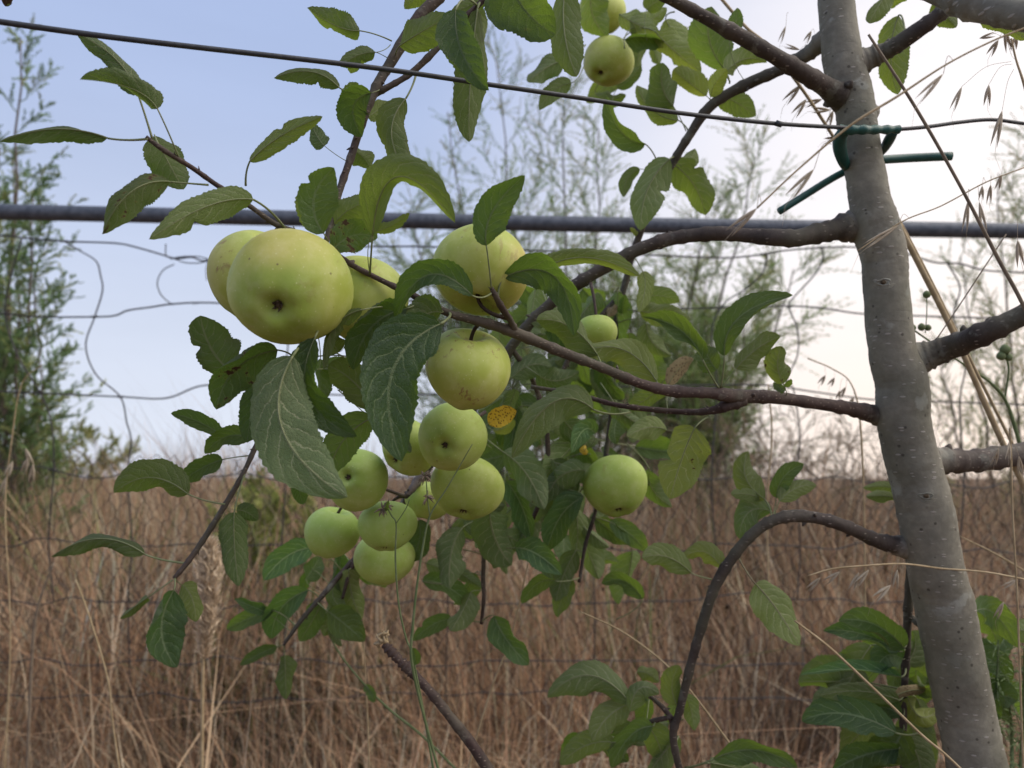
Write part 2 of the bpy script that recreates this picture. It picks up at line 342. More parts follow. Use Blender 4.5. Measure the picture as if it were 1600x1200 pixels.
# ------------------------------------------------------------------ dry grass: curved tapering blades and seed heads
PAL = np.array([(.58, .38, .235), (.62, .45, .285), (.46, .29, .18), (.68, .53, .365), (.30, .185, .115), (.60, .37, .22), (.70, .58, .41), (.54, .32, .19)])
def blades(n, ylo, yhi, h0, h1, wd, lean, pal, xspread=.80, seg=3, power=1.0, shade=1.0, heads=.25, xr=None):
    u = rng.random(n); y = ylo + (yhi - ylo) * u**power
    x = (rng.random(n)*2 - 1) * y * xspread if xr is None else xr[0] + rng.random(n)*(xr[1]-xr[0])
    z = ground_z(x, y)
    cl = .5 + .5*np.sin(x*2.3 + 1.3*np.sin(y*1.1))*np.sin(y*1.9 + x*.7)
    h = (h0 + (h1 - h0)*rng.random(n)) * (.70 + .38*cl) * (1 + .10*np.clip(-x/y*1.6, -.5, 1))
    fl = np.sin(x*1.7 + 2.1*np.sin(y*.9)) + np.sin(y*2.6 - x*.8 + 1.7) + .6*np.sin(x*4.3 + y*3.1)
    a = 1.9*fl + rng.normal(0, .9, n); ln = lean*h*np.abs(rng.normal(0, .8, n))
    face = rng.random(n)*math.pi
    t = np.linspace(0, 1, seg + 1)
    droop = rng.random(n)**2*.35
    cx = x[:, None] + np.cos(a)[:, None]*ln[:, None]*t**1.8
    cy = y[:, None] + np.sin(a)[:, None]*ln[:, None]*t**1.8
    cz = z[:, None] + h[:, None]*(t - droop[:, None]*t**3*.6)
    ww = wd*(.6 + .8*rng.random(n))[:, None]*np.array([1.0, .85, .6, .12])*.5
    hd = rng.random(n) < heads
    ww[hd] *= np.array([.6, .6, 2.3, .4])
    dx, dy = np.cos(face)[:, None]*ww, np.sin(face)[:, None]*ww
    V = np.empty((n, seg+1, 2, 3)); V[..., 0, 0] = cx - dx; V[..., 1, 0] = cx + dx; V[..., 0, 1] = cy - dy; V[..., 1, 1] = cy + dy; V[..., 0, 2] = cz; V[..., 1, 2] = cz
    base = (np.arange(n)*(seg+1)*2)[:, None] + np.arange(seg)[None]*2
    F = np.stack([base, base+1, base+3, base+2], -1).reshape(-1, 4)
    c = pal[rng.integers(0, len(pal), n)]*(.44 + .76*rng.random(n)**1.3)[:, None]*shade
    pt = np.sin(x*2.9 + y*1.3 + 1.5*np.sin(y*2.2)) * np.sin(y*3.4 - x*1.1 + .7)
    c = c*(1 + .42*pt)[:, None]
    return V.reshape(-1, 3), F, np.repeat(np.clip(c, .02, .72), (seg+1)*2, 0)
def join(parts):
    Vs, Fs, Cs, o = [], [], [], 0
    for v, f, c in parts: Vs.append(v); Fs.append(f + o); Cs.append(c); o += len(v)
    return np.concatenate(Vs), np.concatenate(Fs), np.concatenate(Cs)
GREENP = np.array([(.13, .16, .055), (.17, .19, .07), (.10, .13, .05)])
DARK = np.array([(.11, .075, .055), (.15, .10, .07), (.20, .13, .09)])
parts = [blades(14000, 2.25, 4.0, .40, .90, .0044, .45, PAL, power=.9),
         blades(17000, 2.25, 4.8, .25, .78, .0038, 1.5, PAL, power=.9, heads=.1),
         blades(4000, 2.25, 5.5, .35, .85, .0032, 1.4, DARK, power=.9, heads=.3),
         blades(19000, 4.0, 9.5, .55, 1.10, .0052, .50, PAL, power=1.1),
         blades(13000, 4.0, 9.5, .50, 1.02, .0052, 1.2, PAL, power=1.1, heads=.1),
         blades(8000, 2.8, 7.5, .80, 1.22, .0032, .55, PAL, heads=.5),
         blades(1500, 2.8, 7.5, .80, 1.25, .0030, .70, DARK, heads=.6),
         blades(7000, 9.0, 16.0, .60, 1.15, .010, .45, PAL, power=1.0),
         blades(6500, 1.25, 2.2, .20, .50, .0034, .9, PAL, heads=.15),
         blades(260, 1.1, 2.0, .45, .80, .0030, .5, PAL, heads=.5),
         blades(3200, 3.0, 8.0, 1.05, 1.45, .0028, .45, PAL, heads=.6), blades(6500, 3.2, 8.0, .92, 1.20, .0034, .45, PAL, heads=.5), blades(4500, 3.0, 7.0, .95, 1.32, .0034, .45, PAL, heads=.5, xr=(-4.2, -.9)),
         blades(3200, 3.6, 6.5, .5, .80, .006, .5, GREENP*1.6, xr=(1.1, 2.6), heads=0), blades(1500, 2.4, 3.2, .3, .6, .006, .5, GREENP*1.5, xr=(-1.1, -.3), heads=0)]
# tussocks: fans of taller stalks that break the skyline, some of them still green at the foot
for k in range(150):
    y0 = 2.5 + 5.5*rng.random(); x0 = (rng.random()*2 - 1)*y0*.78; hh = rng.uniform(.78, 1.22)*(1.0 if x0 > -.5 else 1.06); m = int(rng.integers(30, 90))
    v, f, c = blades(m, 0, 1, hh*.6, hh, .0034, .55, PAL if k % 5 else GREENP*1.5, heads=.4)
    r = v.reshape(m, -1, 3); bx, by = r[:, :2, 0].mean(1), r[:, :2, 1].mean(1); g0 = ground_z(bx, by)
    nxp, nyp = x0 + rng.normal(0, .06, m), y0 + rng.normal(0, .06, m)
    r[..., 0] += (nxp - bx)[:, None]; r[..., 1] += (nyp - by)[:, None]; r[..., 2] += (ground_z(nxp, nyp) - g0)[:, None]
    parts.append((r.reshape(-1, 3), f, c))
# dark dry seed heads scattered through the stalks
nS = 1300; yy = rng.uniform(2.3, 7, nS); xx = (rng.random(nS)*2 - 1)*yy*.8; zz = ground_z(xx, yy) + rng.uniform(.35, .85, nS)
oc8 = np.array([(1, 0, 0), (0, 1, 0), (-1, 0, 0), (0, -1, 0), (0, 0, 1.3), (0, 0, -1.3)])
Vh = (np.stack([xx, yy, zz], 1)[:, None] + oc8[None]*(rng.uniform(.003, .007, nS)*np.sqrt(yy/3))[:, None, None]).reshape(-1, 3)
fq = np.array([(4, 0, 1, 1), (4, 1, 2, 2), (4, 2, 3, 3), (4, 3, 0, 0), (5, 1, 0, 0), (5, 2, 1, 1), (5, 3, 2, 2), (5, 0, 3, 3)])
fq = np.array([(4, 0, 5, 1), (4, 1, 5, 2), (4, 2, 5, 3), (4, 3, 5, 0)])
parts.append((Vh, (np.arange(nS)*6)[:, None, None].repeat(4, 1).repeat(4, 2).reshape(-1, 4) + np.tile(fq, (nS, 1)), np.repeat(DARK[rng.integers(0, 3, nS)], 6, 0)))
tag(fast_mesh('dry_grass', *join(parts)[:2], M_TONE, None), kind='stuff')
_v, _f, _c = join(parts); g = bpy.data.objects['dry_grass']; a = g.data.color_attributes.new('tone', 'FLOAT_COLOR', 'POINT')
a.data.foreach_set('color', np.hstack([_c, np.ones((len(_c), 1))]).astype(np.float32).ravel())

# ------------------------------------------------------------------ pipe rail and wire fence
b = MB(); pts = spline([P(x, y, 2.02) for x, y in ((-420, 323), (0, 331), (500, 342), (1000, 352), (1600, 361), (2020, 369))], 6)
b.tube(pts, .0205, 14)
pipe = b.build('steel_pipe', M_PIPE)
tag(pipe, 'grey galvanised steel pipe running level behind the apple tree, above the wire fence', 'pipe')
FD = 2.14
fence = empty('wire_fence', P(800, 730, FD) * np.array([1, 1, 0]))
tag(fence, 'rusty wire stock fence with bent wires, knots and hexagonal netting before the dry grass', 'fence')
def fwire(pts, r=.0025, per=8):
    b = MB(); b.tube(spline([P(x, y, FD + random.uniform(-.006, .006)) for x, y in pts], per), r, 6); return b.build('wire', M_FWIRE, fence)
HW = [
 [(-120, 362), (0, 368), (40, 372), (100, 377), (180, 380), (215, 387), (250, 397), (275, 404), (300, 402), (325, 408), (400, 400), (500, 388), (620, 385), (760, 388), (840, 392), (930, 395), (1100, 402), (1150, 402), (1195, 397), (1240, 390), (1330, 386), (1410, 395), (1460, 410), (1500, 412), (1545, 423), (1640, 427)],
 [(-120, 488), (0, 490), (60, 495), (150, 495), (180, 493), (200, 485), (235, 480), (270, 475), (325, 473), (450, 478), (620, 470), (800, 474), (960, 486), (1080, 482), (1160, 480), (1230, 478), (1290, 482), (1345, 490), (1450, 494), (1640, 500)],
 [(-120, 610), (0, 612), (80, 615), (190, 620), (260, 622), (320, 602), (400, 610), (600, 618), (900, 606), (1100, 602), (1200, 602), (1270, 612), (1370, 625), (1480, 628), (1640, 634)],
 [(-120, 733), (0, 735), (80, 735), (140, 745), (210, 740), (330, 746), (500, 742), (700, 748), (900, 744), (1100, 750), (1260, 746), (1400, 755), (1640, 758)],
 [(-120, 846), (0, 848), (240, 853), (330, 850), (520, 856), (760, 850), (1000, 858), (1240, 852), (1640, 866)],
 [(-120, 938), (0, 940), (300, 944), (560, 938), (900, 946), (1180, 930), (1395, 942), (1640, 948)],
 [(-120, 1030), (100, 1036), (420, 1030), (640, 1040), (880, 1030), (1190, 1040), (1640, 1046)],
 [(-120, 1085), (60, 1086), (420, 1094), (760, 1082), (1100, 1090), (1300, 1094), (1640, 1100)]]
for p in HW:
    if p[1][1] > 700:
        q = np.array(p, float); xs = np.arange(q[0, 0], q[-1, 0], 46); p = [(x, float(np.interp(x, q[:, 0], q[:, 1])) + random.gauss(0, 3.2)) for x in xs]
    fwire(p, .0025 if p[1][1] < 700 else .0019)
VW = [
 [(100, 377), (125, 392), (150, 408), (157, 430), (160, 455), (148, 495), (134, 540), (150, 585), (188, 620), (198, 660), (205, 690), (200, 745), (206, 850), (200, 940), (204, 1090)],
 [(35, 371), (20, 420), (8, 491), (30, 560), (62, 612), (80, 660), (84, 735), (76, 848), (84, 940)],
 [(1199, 397), (1196, 414), (1188, 431), (1160, 455), (1131, 475), (1112, 520), (1120, 602), (1112, 750), (1118, 856)],
 [(1283, 384), (1286, 405), (1272, 430), (1240, 465), (1233, 480), (1246, 515), (1246, 555), (1230, 592), (1240, 610), (1250, 680), (1244, 748), (1250, 854), (1246, 936)],
 [(700, 386), (690, 430), (702, 473), (690, 540), (700, 616), (696, 746), (704, 852), (700, 940), (696, 1085)],
 [(925, 395), (932, 440), (920, 482), (930, 540), (922, 606), (930, 745), (924, 855), (930, 945), (926, 1088)],
 [(1480, 411), (1500, 450), (1490, 496), (1510, 560), (1500, 630), (1506, 757), (1500, 860), (1506, 945)],
 [(440, 394), (452, 440), (440, 478), (450, 540), (438, 614), (446, 744), (440, 854), (446, 940), (440, 1090)]]
for p in VW: fwire(p, .0021)
fwire([(272, 413), (255, 422), (246, 440), (250, 458), (262, 471), (272, 476)], .0016)
fwire([(268, 404), (285, 401), (310, 401), (326, 406), (310, 411), (288, 410), (272, 404)], .0016)
fwire([(326, 407), (322, 420), (323, 438)], .0014); fwire([(259, 381), (259, 398), (262, 402)], .0016)
b = MB()
for p in ((100, 377), (148, 495), (188, 620), (62, 612), (325, 407), (305, 474), (1195, 397), (1233, 479), (1283, 386), (80, 735), (1131, 480), (206, 850), (1120, 602), (930, 745), (700, 852), (446, 744), (270, 404), (140, 744)):
    c = P(p[0], p[1], FD); q = MB(); s = .0042
    tt = np.linspace(0, 4*math.pi, 22); q.tube(np.stack([c[0] + (tt/12.6 - .5)*.018, c[1] + np.sin(tt)*s*.7, c[2] + np.cos(tt)*s*.7], 1), .0013, 5)
    q.build('knot', M_FWIRE, fence)
# hexagonal netting: each cell edge a thin wire, joined (far past counting)
Vn, Fn = [], []; cw, ch = .050, .044; o = 0
zt, zb = P(0, 700, FD)[2], .08
fy = P(0, 735, FD)[1] + .012
def jit(ix, iy): r = np.random.default_rng((ix*7919 + iy*104729) & 0xffffff); return r.normal(0, .0032, 2)
tri = np.array([0, 2*math.pi/3, 4*math.pi/3])
for row in range(int((zt - zb)/ch)):
    for cidx in range(-36, 37):
        xo = cidx*cw + (row % 2)*cw/2; z = zb + row*ch
        key = lambda px, pz: np.array([px, fy, pz]) + np.insert(jit(int(round(px*400))+9000, int(round(pz*400))+9000), 1, 0)
        A = key(xo, z); Bq = key(xo, z + ch*.45); Lq = key(xo - cw/2, z + ch); Rq = key(xo + cw/2, z + ch)
        for p, q, r in ((A, Bq, .0015), (Bq, Lq, .0010), (Bq, Rq, .0010)):
            d = unit(q - p); s1 = unit(np.cross(d, [0, 1, 0])); s2 = np.cross(d, s1)
            for e in (p, q): Vn.append(e + r*(np.cos(tri)[:, None]*s1 + np.sin(tri)[:, None]*s2))
            for j in range(3): Fn.append((o+j, o+(j+1) % 3, o+3+(j+1) % 3, o+3+j))
            o += 6
tag(fast_mesh('hexagonal_netting', np.concatenate(Vn), np.array(Fn), mat_plain('rusty_netting', rgb(.05, .036, .03), rgb(.085, .06, .05), 60, .7, .4, .2), parent=fence), kind='stuff')

# ------------------------------------------------------------------ feathery shrubs behind the fence
def strips(segs, wd, cols):
    """segs: (n,2,3) short leaflets; each a thin diamond facing a random way."""
    n = len(segs); p, q = segs[:, 0], segs[:, 1]; d = q - p; r = rng.normal(size=(n, 3)); s = np.cross(d, r); s /= np.maximum(np.linalg.norm(s, axis=1, keepdims=True), 1e-9)
    s *= (wd*(.7 + .6*rng.random(n)))[:, None]*.5; m = p + d*.45
    V = np.stack([p, m + s, q, m - s], 1).reshape(-1, 3); F = np.arange(n*4).reshape(n, 4)
    return V, F, np.repeat(cols, 4, 0)
def feathery(name, base, stems, label, cat, pal, twig_n, sprig_n, leaf_len, leaf_w, group=None, dens=(0.25, 1.0), sprig_len=.30, up=.6, twig_r=.003, tl_k=.27, nl=3, tmat=None):
    """stems: list of (tip xyz, bow xyz, radius)"""
    root = empty(name, base); tag(root, label, cat, group)
    bt = MB(); segs = []; cols = []
    for tip, bow, r in stems:
        tip = np.asarray(tip); mid = (np.asarray(base) + tip)/2 + np.asarray(bow)
        t = np.linspace(0, 1, 14)[:, None]; c = (1-t)**2*np.asarray(base) + 2*t*(1-t)*(2*mid - (np.asarray(base)+tip)/2) + t*t*tip
        c[1:-1] += rng.normal(0, .012, (12, 3))
        sb = MB(); sb.tube(c, np.linspace(r, r*.22, 14), 6); sb.build('stem', M_GBARK, root)
        L = np.linalg.norm(tip - base)
        for k in range(twig_n):
            f = dens[0] + (dens[1] - dens[0])*(k + rng.random())/twig_n
            i = f*13; i0 = min(int(i), 12); p0 = c[i0] + (c[i0+1] - c[i0])*(i - i0); tg = unit(c[i0+1] - c[i0])
            d = rng.normal(size=3); d[1] *= .8; d = unit(d - tg*np.dot(d, tg)); d = unit(d*.9 + tg*.7 + np.array([0, 0, up*.4]))
            tl = L*tl_k*(1.10 - f)*(.6 + .7*rng.random()) + .12
            s = np.linspace(0, 1, 7)[:, None]; tw = p0 + d*tl*s + np.array([0, 0, 1])*tl*.22*s**2*up - np.array([0, 0, 1])*tl*.10*s**3
            tw[1:] += rng.normal(0, .006, (6, 3))
            bt.tube(tw, np.linspace(twig_r, twig_r*.35, 7), 4, cap=False)
            for j in range(sprig_n):
                g = .15 + .85*(j + rng.random())/sprig_n; ii = g*6; a0 = min(int(ii), 5); q0 = tw[a0] + (tw[a0+1]-tw[a0])*(ii-a0)
                e = rng.normal(size=3); e = unit(unit(e)*.75 + d*.8 + np.array([0, 0, .35*up])); sl = sprig_len*(.5 + .7*rng.random())*(1.1 - .5*g)
                m = 10; ss = np.linspace(0, 1, m)[:, None]; sp = q0 + e*sl*ss + np.array([0, 0, -1])*sl*.15*ss**2
                pc = pal[rng.integers(len(pal))]*(.7 + .6*rng.random())
                segs.append(np.stack([sp[:-1], sp[1:]], 1)); cols.append(np.tile(pc*.85, (m - 1, 1)))
                l = rng.normal(size=(nl, m - 1, 3)); l /= np.linalg.norm(l, axis=2, keepdims=True); l = l*.75 + e*.9
                l *= (leaf_len*(.5 + .8*rng.random((nl, m - 1, 1))))*(1.15 - ss[:-1][None]*.6)
                a0_ = np.tile(sp[:-1][None], (nl, 1, 1)); segs.append(np.stack([a0_, a0_ + l], 2).reshape(-1, 2, 3)); cols.append(pc*(.75 + .5*rng.random((nl*(m - 1), 1))))
    if bt.n: bt.build('twig', tmat or M_GBARK, root)
    V, F, Cc = strips(np.concatenate(segs), leaf_w, np.concatenate(cols))
    o = fast_mesh('foliage', V, F, M_FOL, Cc, parent=root); o['kind'] = 'stuff'
    return root
def gbase(px, d):
    p = P(px, 720, d); return np.array([p[0], p[1], float(ground_z(p[0], p[1]))])
TAM = np.array([(.21, .31, .09), (.26, .34, .12), (.30, .35, .17), (.17, .26, .08), (.34, .33, .14)])
JUN = np.array([(.17, .27, .10), (.22, .31, .13), (.13, .21, .085), (.30, .33, .13)])
d = 5.2
st = [(P(x, y, d + rng.uniform(-.7, .7)), (bx, 0, bz), .016) for x, y, bx, bz in
      ((700, 175, -.10, 0), (775, 95, -.05, 0), (880, 165, 0, 0), (935, 200, .05, 0), (985, 330, .1, .05), (640, 330, -.15, .1), (1180, 245, .25, .25), (1110, 300, .2, .2), (1240, 420, .3, .25), (1080, 420, .15, .1), (820, 300, 0, 0), (900, 380, 0, 0), (1010, 470, .1, .1), (1060, 540, .12, .12), (960, 430, .05, .05), (1130, 520, .2, .2), (720, 430, -.1, .05), (980, 560, .1, .1), (1090, 620, .2, .15))]
feathery('tamarisk', gbase(890, d), st, 'large feathery grey-green tamarisk behind the fence, in the middle of the view', 'shrub', TAM, 22, 13, .024, .0048, 'feathery shrubs beyond the fence', dens=(.22, 1.0), sprig_len=.30, nl=3, tmat=M_WEED)
d = 4.7
st = [(P(rng.uniform(930, 1190), rng.uniform(410, 640), d + rng.uniform(-.5, .5)), (rng.uniform(-.05, .25), 0, rng.uniform(0, .15)), .012) for _ in range(15)]
feathery('tamarisk', gbase(1010, d), st, 'denser low green tamarisk behind the fence, right of the single hanging apple', 'shrub', TAM, 22, 13, .022, .0042, 'feathery shrubs beyond the fence', dens=(.25, 1.0), sprig_len=.22, nl=3, tmat=M_WEED, tl_k=.22)
d = 4.9
st = [(P(rng.uniform(640, 900), rng.uniform(300, 560), d + rng.uniform(-.5, .5)), (rng.uniform(-.15, .1), 0, rng.uniform(0, .1)), .012) for _ in range(12)]
feathery('tamarisk', gbase(790, d), st, 'green tamarisk behind the fence, seen around the upright apple', 'shrub', TAM, 22, 12, .022, .0042, 'feathery shrubs beyond the fence', dens=(.3, 1.0), sprig_len=.22, nl=3, tmat=M_WEED, tl_k=.22)
d = 3.9
st = [(P(x, y, d + rng.uniform(-.35, .35)), (bx, 0, 0), .016) for x, y, bx in ((32, 60, 0), (0, 230, -.02), (52, 300, .03), (-60, 120, -.05), (62, 400, .05), (30, 460, .03), (-30, 330, 0), (10, 560, 0), (62, 560, .05), (20, 250, 0), (-90, 300, 0), (45, 650, .05))]
feathery('juniper', gbase(15, d), st, 'dense grey-green feathery bush at the left edge, its thin top in the sky', 'shrub', JUN, 26, 11, .020, .0054, 'feathery shrubs beyond the fence', dens=(.22, 1.0), sprig_len=.13, tl_k=.17, nl=3, tmat=M_WEED)
d = 4.6
st = [(P(x, y, d + rng.uniform(-.4, .4)), (bx, 0, .05), .012) for x, y, bx in ((1500, 400, -.05), (1560, 270, 0), (1610, 330, .05), (1640, 200, .05), (1470, 560, -.08), (1690, 450, .1), (1560, 500, 0))]
feathery('tamarisk', gbase(1590, d), st, 'sparse feathery shrub behind the fence at the right edge, beyond the trunk', 'shrub', TAM*np.array([1.05, .9, .85]), 16, 9, .022, .0040, 'feathery shrubs beyond the fence', dens=(.3, 1.0), sprig_len=.24, tmat=M_WEED)
d = 4.4
st = [(P(x, y, d + rng.uniform(-.4, .4)), (bx, 0, .02), .008) for x, y, bx in ((1180, 600, 0), (1240, 640, .05), (1120, 640, -.05), (1290, 700, .08), (1060, 680, -.1), (1330, 660, .12), (1210, 690, 0))]
feathery('thorn_bush', gbase(1190, d), st, 'low bare twiggy bush behind the fence, left of the trunk', 'shrub', np.array([(.26, .20, .14), (.30, .23, .16), (.22, .21, .12)]), 16, 7, .016, .0034, 'feathery shrubs beyond the fence', dens=(.4, 1.0), sprig_len=.18, up=.3)
for px, dd, lab in ((1330, 3.6, 'tangle of bare thin twigs behind the fence, crossing the skyline beside the trunk'), (1000, 4.0, 'tangle of bare thin twigs behind the fence under the tamarisk'), (1560, 3.4, 'tangle of bare thin twigs behind the fence at right, past the trunk')):
    st = [(P(px + rng.uniform(-170, 170), rng.uniform(650, 790), dd + rng.uniform(-.3, .3)), (rng.uniform(-.15, .15), 0, .05), .005) for _ in range(6)]
    feathery('thorn_bush', gbase(px, dd), st, lab, 'shrub', np.array([(.30, .22, .16), (.36, .27, .19), (.22, .17, .12)]), 12, 6, .014, .0026, 'feathery shrubs beyond the fence', dens=(.45, 1.0), sprig_len=.17, up=.2, twig_r=.002)
YG = np.array([(.30, .33, .10), (.36, .37, .13), (.24, .27, .08)])
for i, (px, dd, tips, lab) in enumerate(((110, 6.5, ((70, 690), (110, 675), (150, 690), (190, 700), (30, 700)), 'low olive-green weed thicket in the dry grass beside the left bush'),
                         (440, 3.0, ((400, 800), (440, 790), (470, 830), (420, 840), (380, 850)), 'yellow-green weed clump behind the fence, left of the low apple cluster'),)):
    st = [(P(x, y, dd + rng.uniform(-.15, .15)), (0, 0, 0), .005) for x, y in tips]
    feathery('green_weed', gbase(px, dd), st, lab, 'weed', YG, 16, 9, .035, .007, dens=(.35, 1.0), sprig_len=.10)
# dark dead brush in the grass, left
d = 2.75
st = [(P(x, y, d + rng.uniform(-.2, .2)), (bx, 0, .1), .007) for x, y, bx in ((60, 960, -.1), (140, 940, 0), (230, 950, .1), (290, 1000, .15), (330, 1060, .2), (100, 1010, -.05), (190, 1000, .05))]
feathery('dead_brush', gbase(170, d), st, 'dark dead twiggy brush lying in the dry grass at lower left', 'shrub', np.array([(.075, .055, .045), (.11, .08, .06)]), 12, 5, .02, .003, dens=(.2, 1.0), sprig_len=.16, up=.1)
# ------------------------------------------------------------------ apple tree
TR0 = P(1527, 1200, .70)
tree = empty('apple_tree', (P(1600, 1500, .71)[0], TR0[1] + .05, 0.0))
tag(tree, 'young apple tree with smooth grey trunk and arching leafy branches tied to the wire', 'tree')
LIMBS = []; SAMPLES = []                                              # points of every limb, to seat leaf stalks and apple stems on
def limb(name, rows, mat, k=12, per=10, rough=.03, flare=None, nodes=True, lump=.05):
    """rows: (x, y, width in photo pixels, depth in metres)."""
    a = spline(rows, per); pts = np.array([P(x, y, d) for x, y, _, d in a]); rad = a[:, 2]/2/FPX*a[:, 3]
    n = len(pts); ph = rng.random(3)*6
    s = np.linspace(0, 1, n)
    rad = rad*(1 + rough*np.sin(s*n*.55 + ph[0]) + rough*.7*np.sin(s*n*.23 + ph[1]) + rng.normal(0, rough*.35, n))
    if nodes:                                             # swollen buds and bud scars
        for f in np.arange(.06, .97, max(.02, 5.5/n)):
            j = int(f*n + rng.integers(0, 3)); 
            if 0 < j < n: rad[j] *= 1.10 + .08*rng.random()
    if flare: rad *= 1 + flare*np.exp(-s*n/per/.28)
    b = MB(); b.tube(pts, rad, k)
    V = b.v[0]; cen = np.repeat(pts, k, 0); dv = V - cen
    nz = np.sin(V[:, 0]*210 + ph[0])*np.sin(V[:, 1]*190 + ph[1])*np.sin(V[:, 2]*170 + ph[2])
    b.v[0] = cen + dv*(1 + lump*nz + rng.normal(0, .008, len(V)))[:, None]
    if nodes:
        for _ in range(max(2, n//14)):                    # small bud spurs standing off the bark
            j = rng.integers(n//5, n-1); dd = unit(rng.normal(size=3)); tg = unit(pts[j] - pts[j-1]); dd = unit(dd - tg*np.dot(dd, tg)); r = rad[j]
            b.tube([pts[j] + dd*r*.7, pts[j] + dd*(r*1.15) + tg*.0008, pts[j] + dd*(r*1.3 + .0011) + tg*.002], [r*.34, r*.30, r*.10], 6)
    o = b.build(name, mat, tree)
    if rows[0][2] > 35 and mat is not M_TRUNK:
        dist = np.concatenate([[0], np.cumsum(np.linalg.norm(np.diff(pts, axis=0), axis=1))]); cv = np.zeros(len(o.data.vertices), np.float32)
        cv[:n*k] = np.repeat(np.clip(1 - (dist - .020)/.030, 0, 1), k)
        o.data.attributes.new('collar', 'FLOAT', 'POINT').data.foreach_set('value', cv)
    LIMBS.append(o)
    SAMPLES.append(np.hstack([pts, np.full((n, 1), len(LIMBS) - 1)]))
    return o
T = [(1306, -60, 52, .70), (1306, 0, 53, .695), (1318, 100, 59, .69), (1333, 150, 59, .688), (1340, 200, 58, .685), (1357, 300, 60, .68), (1367, 350, 69, .68),
     (1381, 400, 68, .68), (1384, 445, 66, .68), (1394, 548, 70, .68), (1409, 600, 77, .68), (1411, 650, 77, .68), (1420, 700, 78, .68), (1435, 755, 80, .68), (1446, 800, 82, .68), (1462, 890, 81, .685), (1474, 940, 86, .69),
     (1495, 1045, 84, .695), (1510, 1120, 85, .70), (1527, 1200, 87, .70), (1560, 1350, 92, .71), (1600, 1500, 98, .715), (1640, 1700, 106, .72), (1680, 1900, 118, .72), (1702, 2010, 140, .72)]
SAMPLES_ON = True
limb('trunk', T, M_TRUNK, 32, 12, .007, nodes=False, lump=.018)
SAMPLES.pop()
def knot(x, y, d, r, parent, mat):                         # pruning scar: a raised puckered ring
    b = MB(); c = P(x, y, d); nrm = unit(CAM - c); s1 = unit(np.cross(nrm, [0, 0, 1.])); s2 = np.cross(s1, nrm)
    tt = np.linspace(0, 2*math.pi, 25); wb = 1 + .16*np.sin(tt*3 + 1) + .10*np.sin(tt*5)
    b.tube([c + (s1*math.cos(q)*1.35 + s2*math.sin(q)*.62)*r*f - nrm*.0004 for q, f in zip(tt, wb)], r*.24, 6)
    for k in range(3): b.tube([c + s1*r*(-2.2 + k*.2) - s2*r*(.55 + .3*k) - nrm*.0016, c - s2*r*(.85 + .35*k) - nrm*.0001, c + s1*r*(2.1 - k*.3) - s2*r*(.4 + .3*k) - nrm*.0018], [r*.05, r*.14, r*.05], 6)
    o = b.build('knot', mat, tree); q = MB()
    q.tube([c - nrm*.002, c + nrm*.0004, c + nrm*.0012], [r*.62, r*.5, r*.12], 9); s_ = q.build('scar', M_CALYX); s_.parent = o; s_.matrix_parent_inverse = Matrix()
    return o
knot(1380, 441, .6425, .0038, tree, M_TRUNK); knot(1447, 775, .6365, .0036, tree, M_TRUNK)
B1 = [(1416, 657, 56, .692), (1386, 651, 40, .689), (1362, 646, 29, .685), (1335, 640, 23, .677), (1300, 634, 20, .66), (1210, 621, 20, .63), (1150, 619, 22, .61), (1110, 614, 18, .60), (1050, 611, 18, .59), (1000, 599, 16, .58), (940, 574, 15, .565), (880, 551, 17, .55),
      (820, 526, 18, .54), (780, 511, 17, .528), (740, 500, 15, .515), (700, 489, 12, .505), (655, 466, 10, .50), (600, 440, 9, .50), (545, 411, 9, .50), (505, 382, 9, .50), (460, 362, 9, .495), (430, 350, 9, .49), (390, 322, 8, .485), (340, 290, 8, .475), (300, 262, 8, .465), (258, 236, 8, .455), (228, 214, 7, .45)]
limb('branch', B1, M_TWIG, 12, 8)
limb('branch', [(1165, 625, 18, .612), (1135, 634, 20, .612), (1115, 641, 13, .615), (1080, 644, 10, .62), (1020, 640, 9, .625), (960, 632, 8, .63), (900, 616, 7, .635), (830, 604, 6, .645)], M_TWIG, 10, 8)
limb('spur', [(806, 520, 12, .537), (797, 500, 10, .525), (785, 482, 11, .512), (774, 462, 9, .503), (768, 450, 6, .50)], M_TWIG, 10, 6)
limb('branch', [(1372, 351, 74, .69), (1342, 352, 54, .687), (1314, 357, 38, .683), (1285, 363, 31, .677), (1240, 372, 29, .67), (1180, 369, 24, .68), (1120, 365, 22, .69), (1050, 373, 22, .70), (1000, 389, 21, .705), (950, 415, 20, .71), (900, 445, 20, .72), (860, 475, 18, .73), (830, 503, 17, .735), (795, 548, 15, .745), (760, 610, 13, .755), (700, 690, 12, .76), (640, 772, 11, .765), (600, 828, 10, .785), (548, 880, 9, .785), (500, 935, 8, .77), (470, 970, 7, .765), (443, 1008, 5, .76)], M_BRANCH, 12, 8)
limb('branch', [(1356, 186, 46, .698), (1326, 163, 44, .690), (1298, 141, 33, .677), (1250, 111, 27, .652), (1180, 70, 24, .635), (1100, 26, 20, .62), (1030, -12, 18, .61), (960, -55, 16, .60)], M_BRANCH, 12, 8)
limb('branch', [(1310, 54, 56, .70), (1286, 65, 34, .708), (1262, 84, 23, .72), (1220, 108, 20, .73), (1160, 135, 18, .745), (1110, 166, 16, .755), (1075, 215, 14, .765), (1048, 260, 12, .775), (1018, 315, 11, .785), (1000, 365, 11, .79), (985, 410, 10, .795), (975, 450, 10, .80), (965, 490, 9, .80), (960, 560, 8, .80), (955, 640, 7, .80), (945, 720, 7, .80), (930, 800, 6, .80), (915, 850, 6, .80), (905, 910, 5, .80)], M_BRANCH, 10, 8)
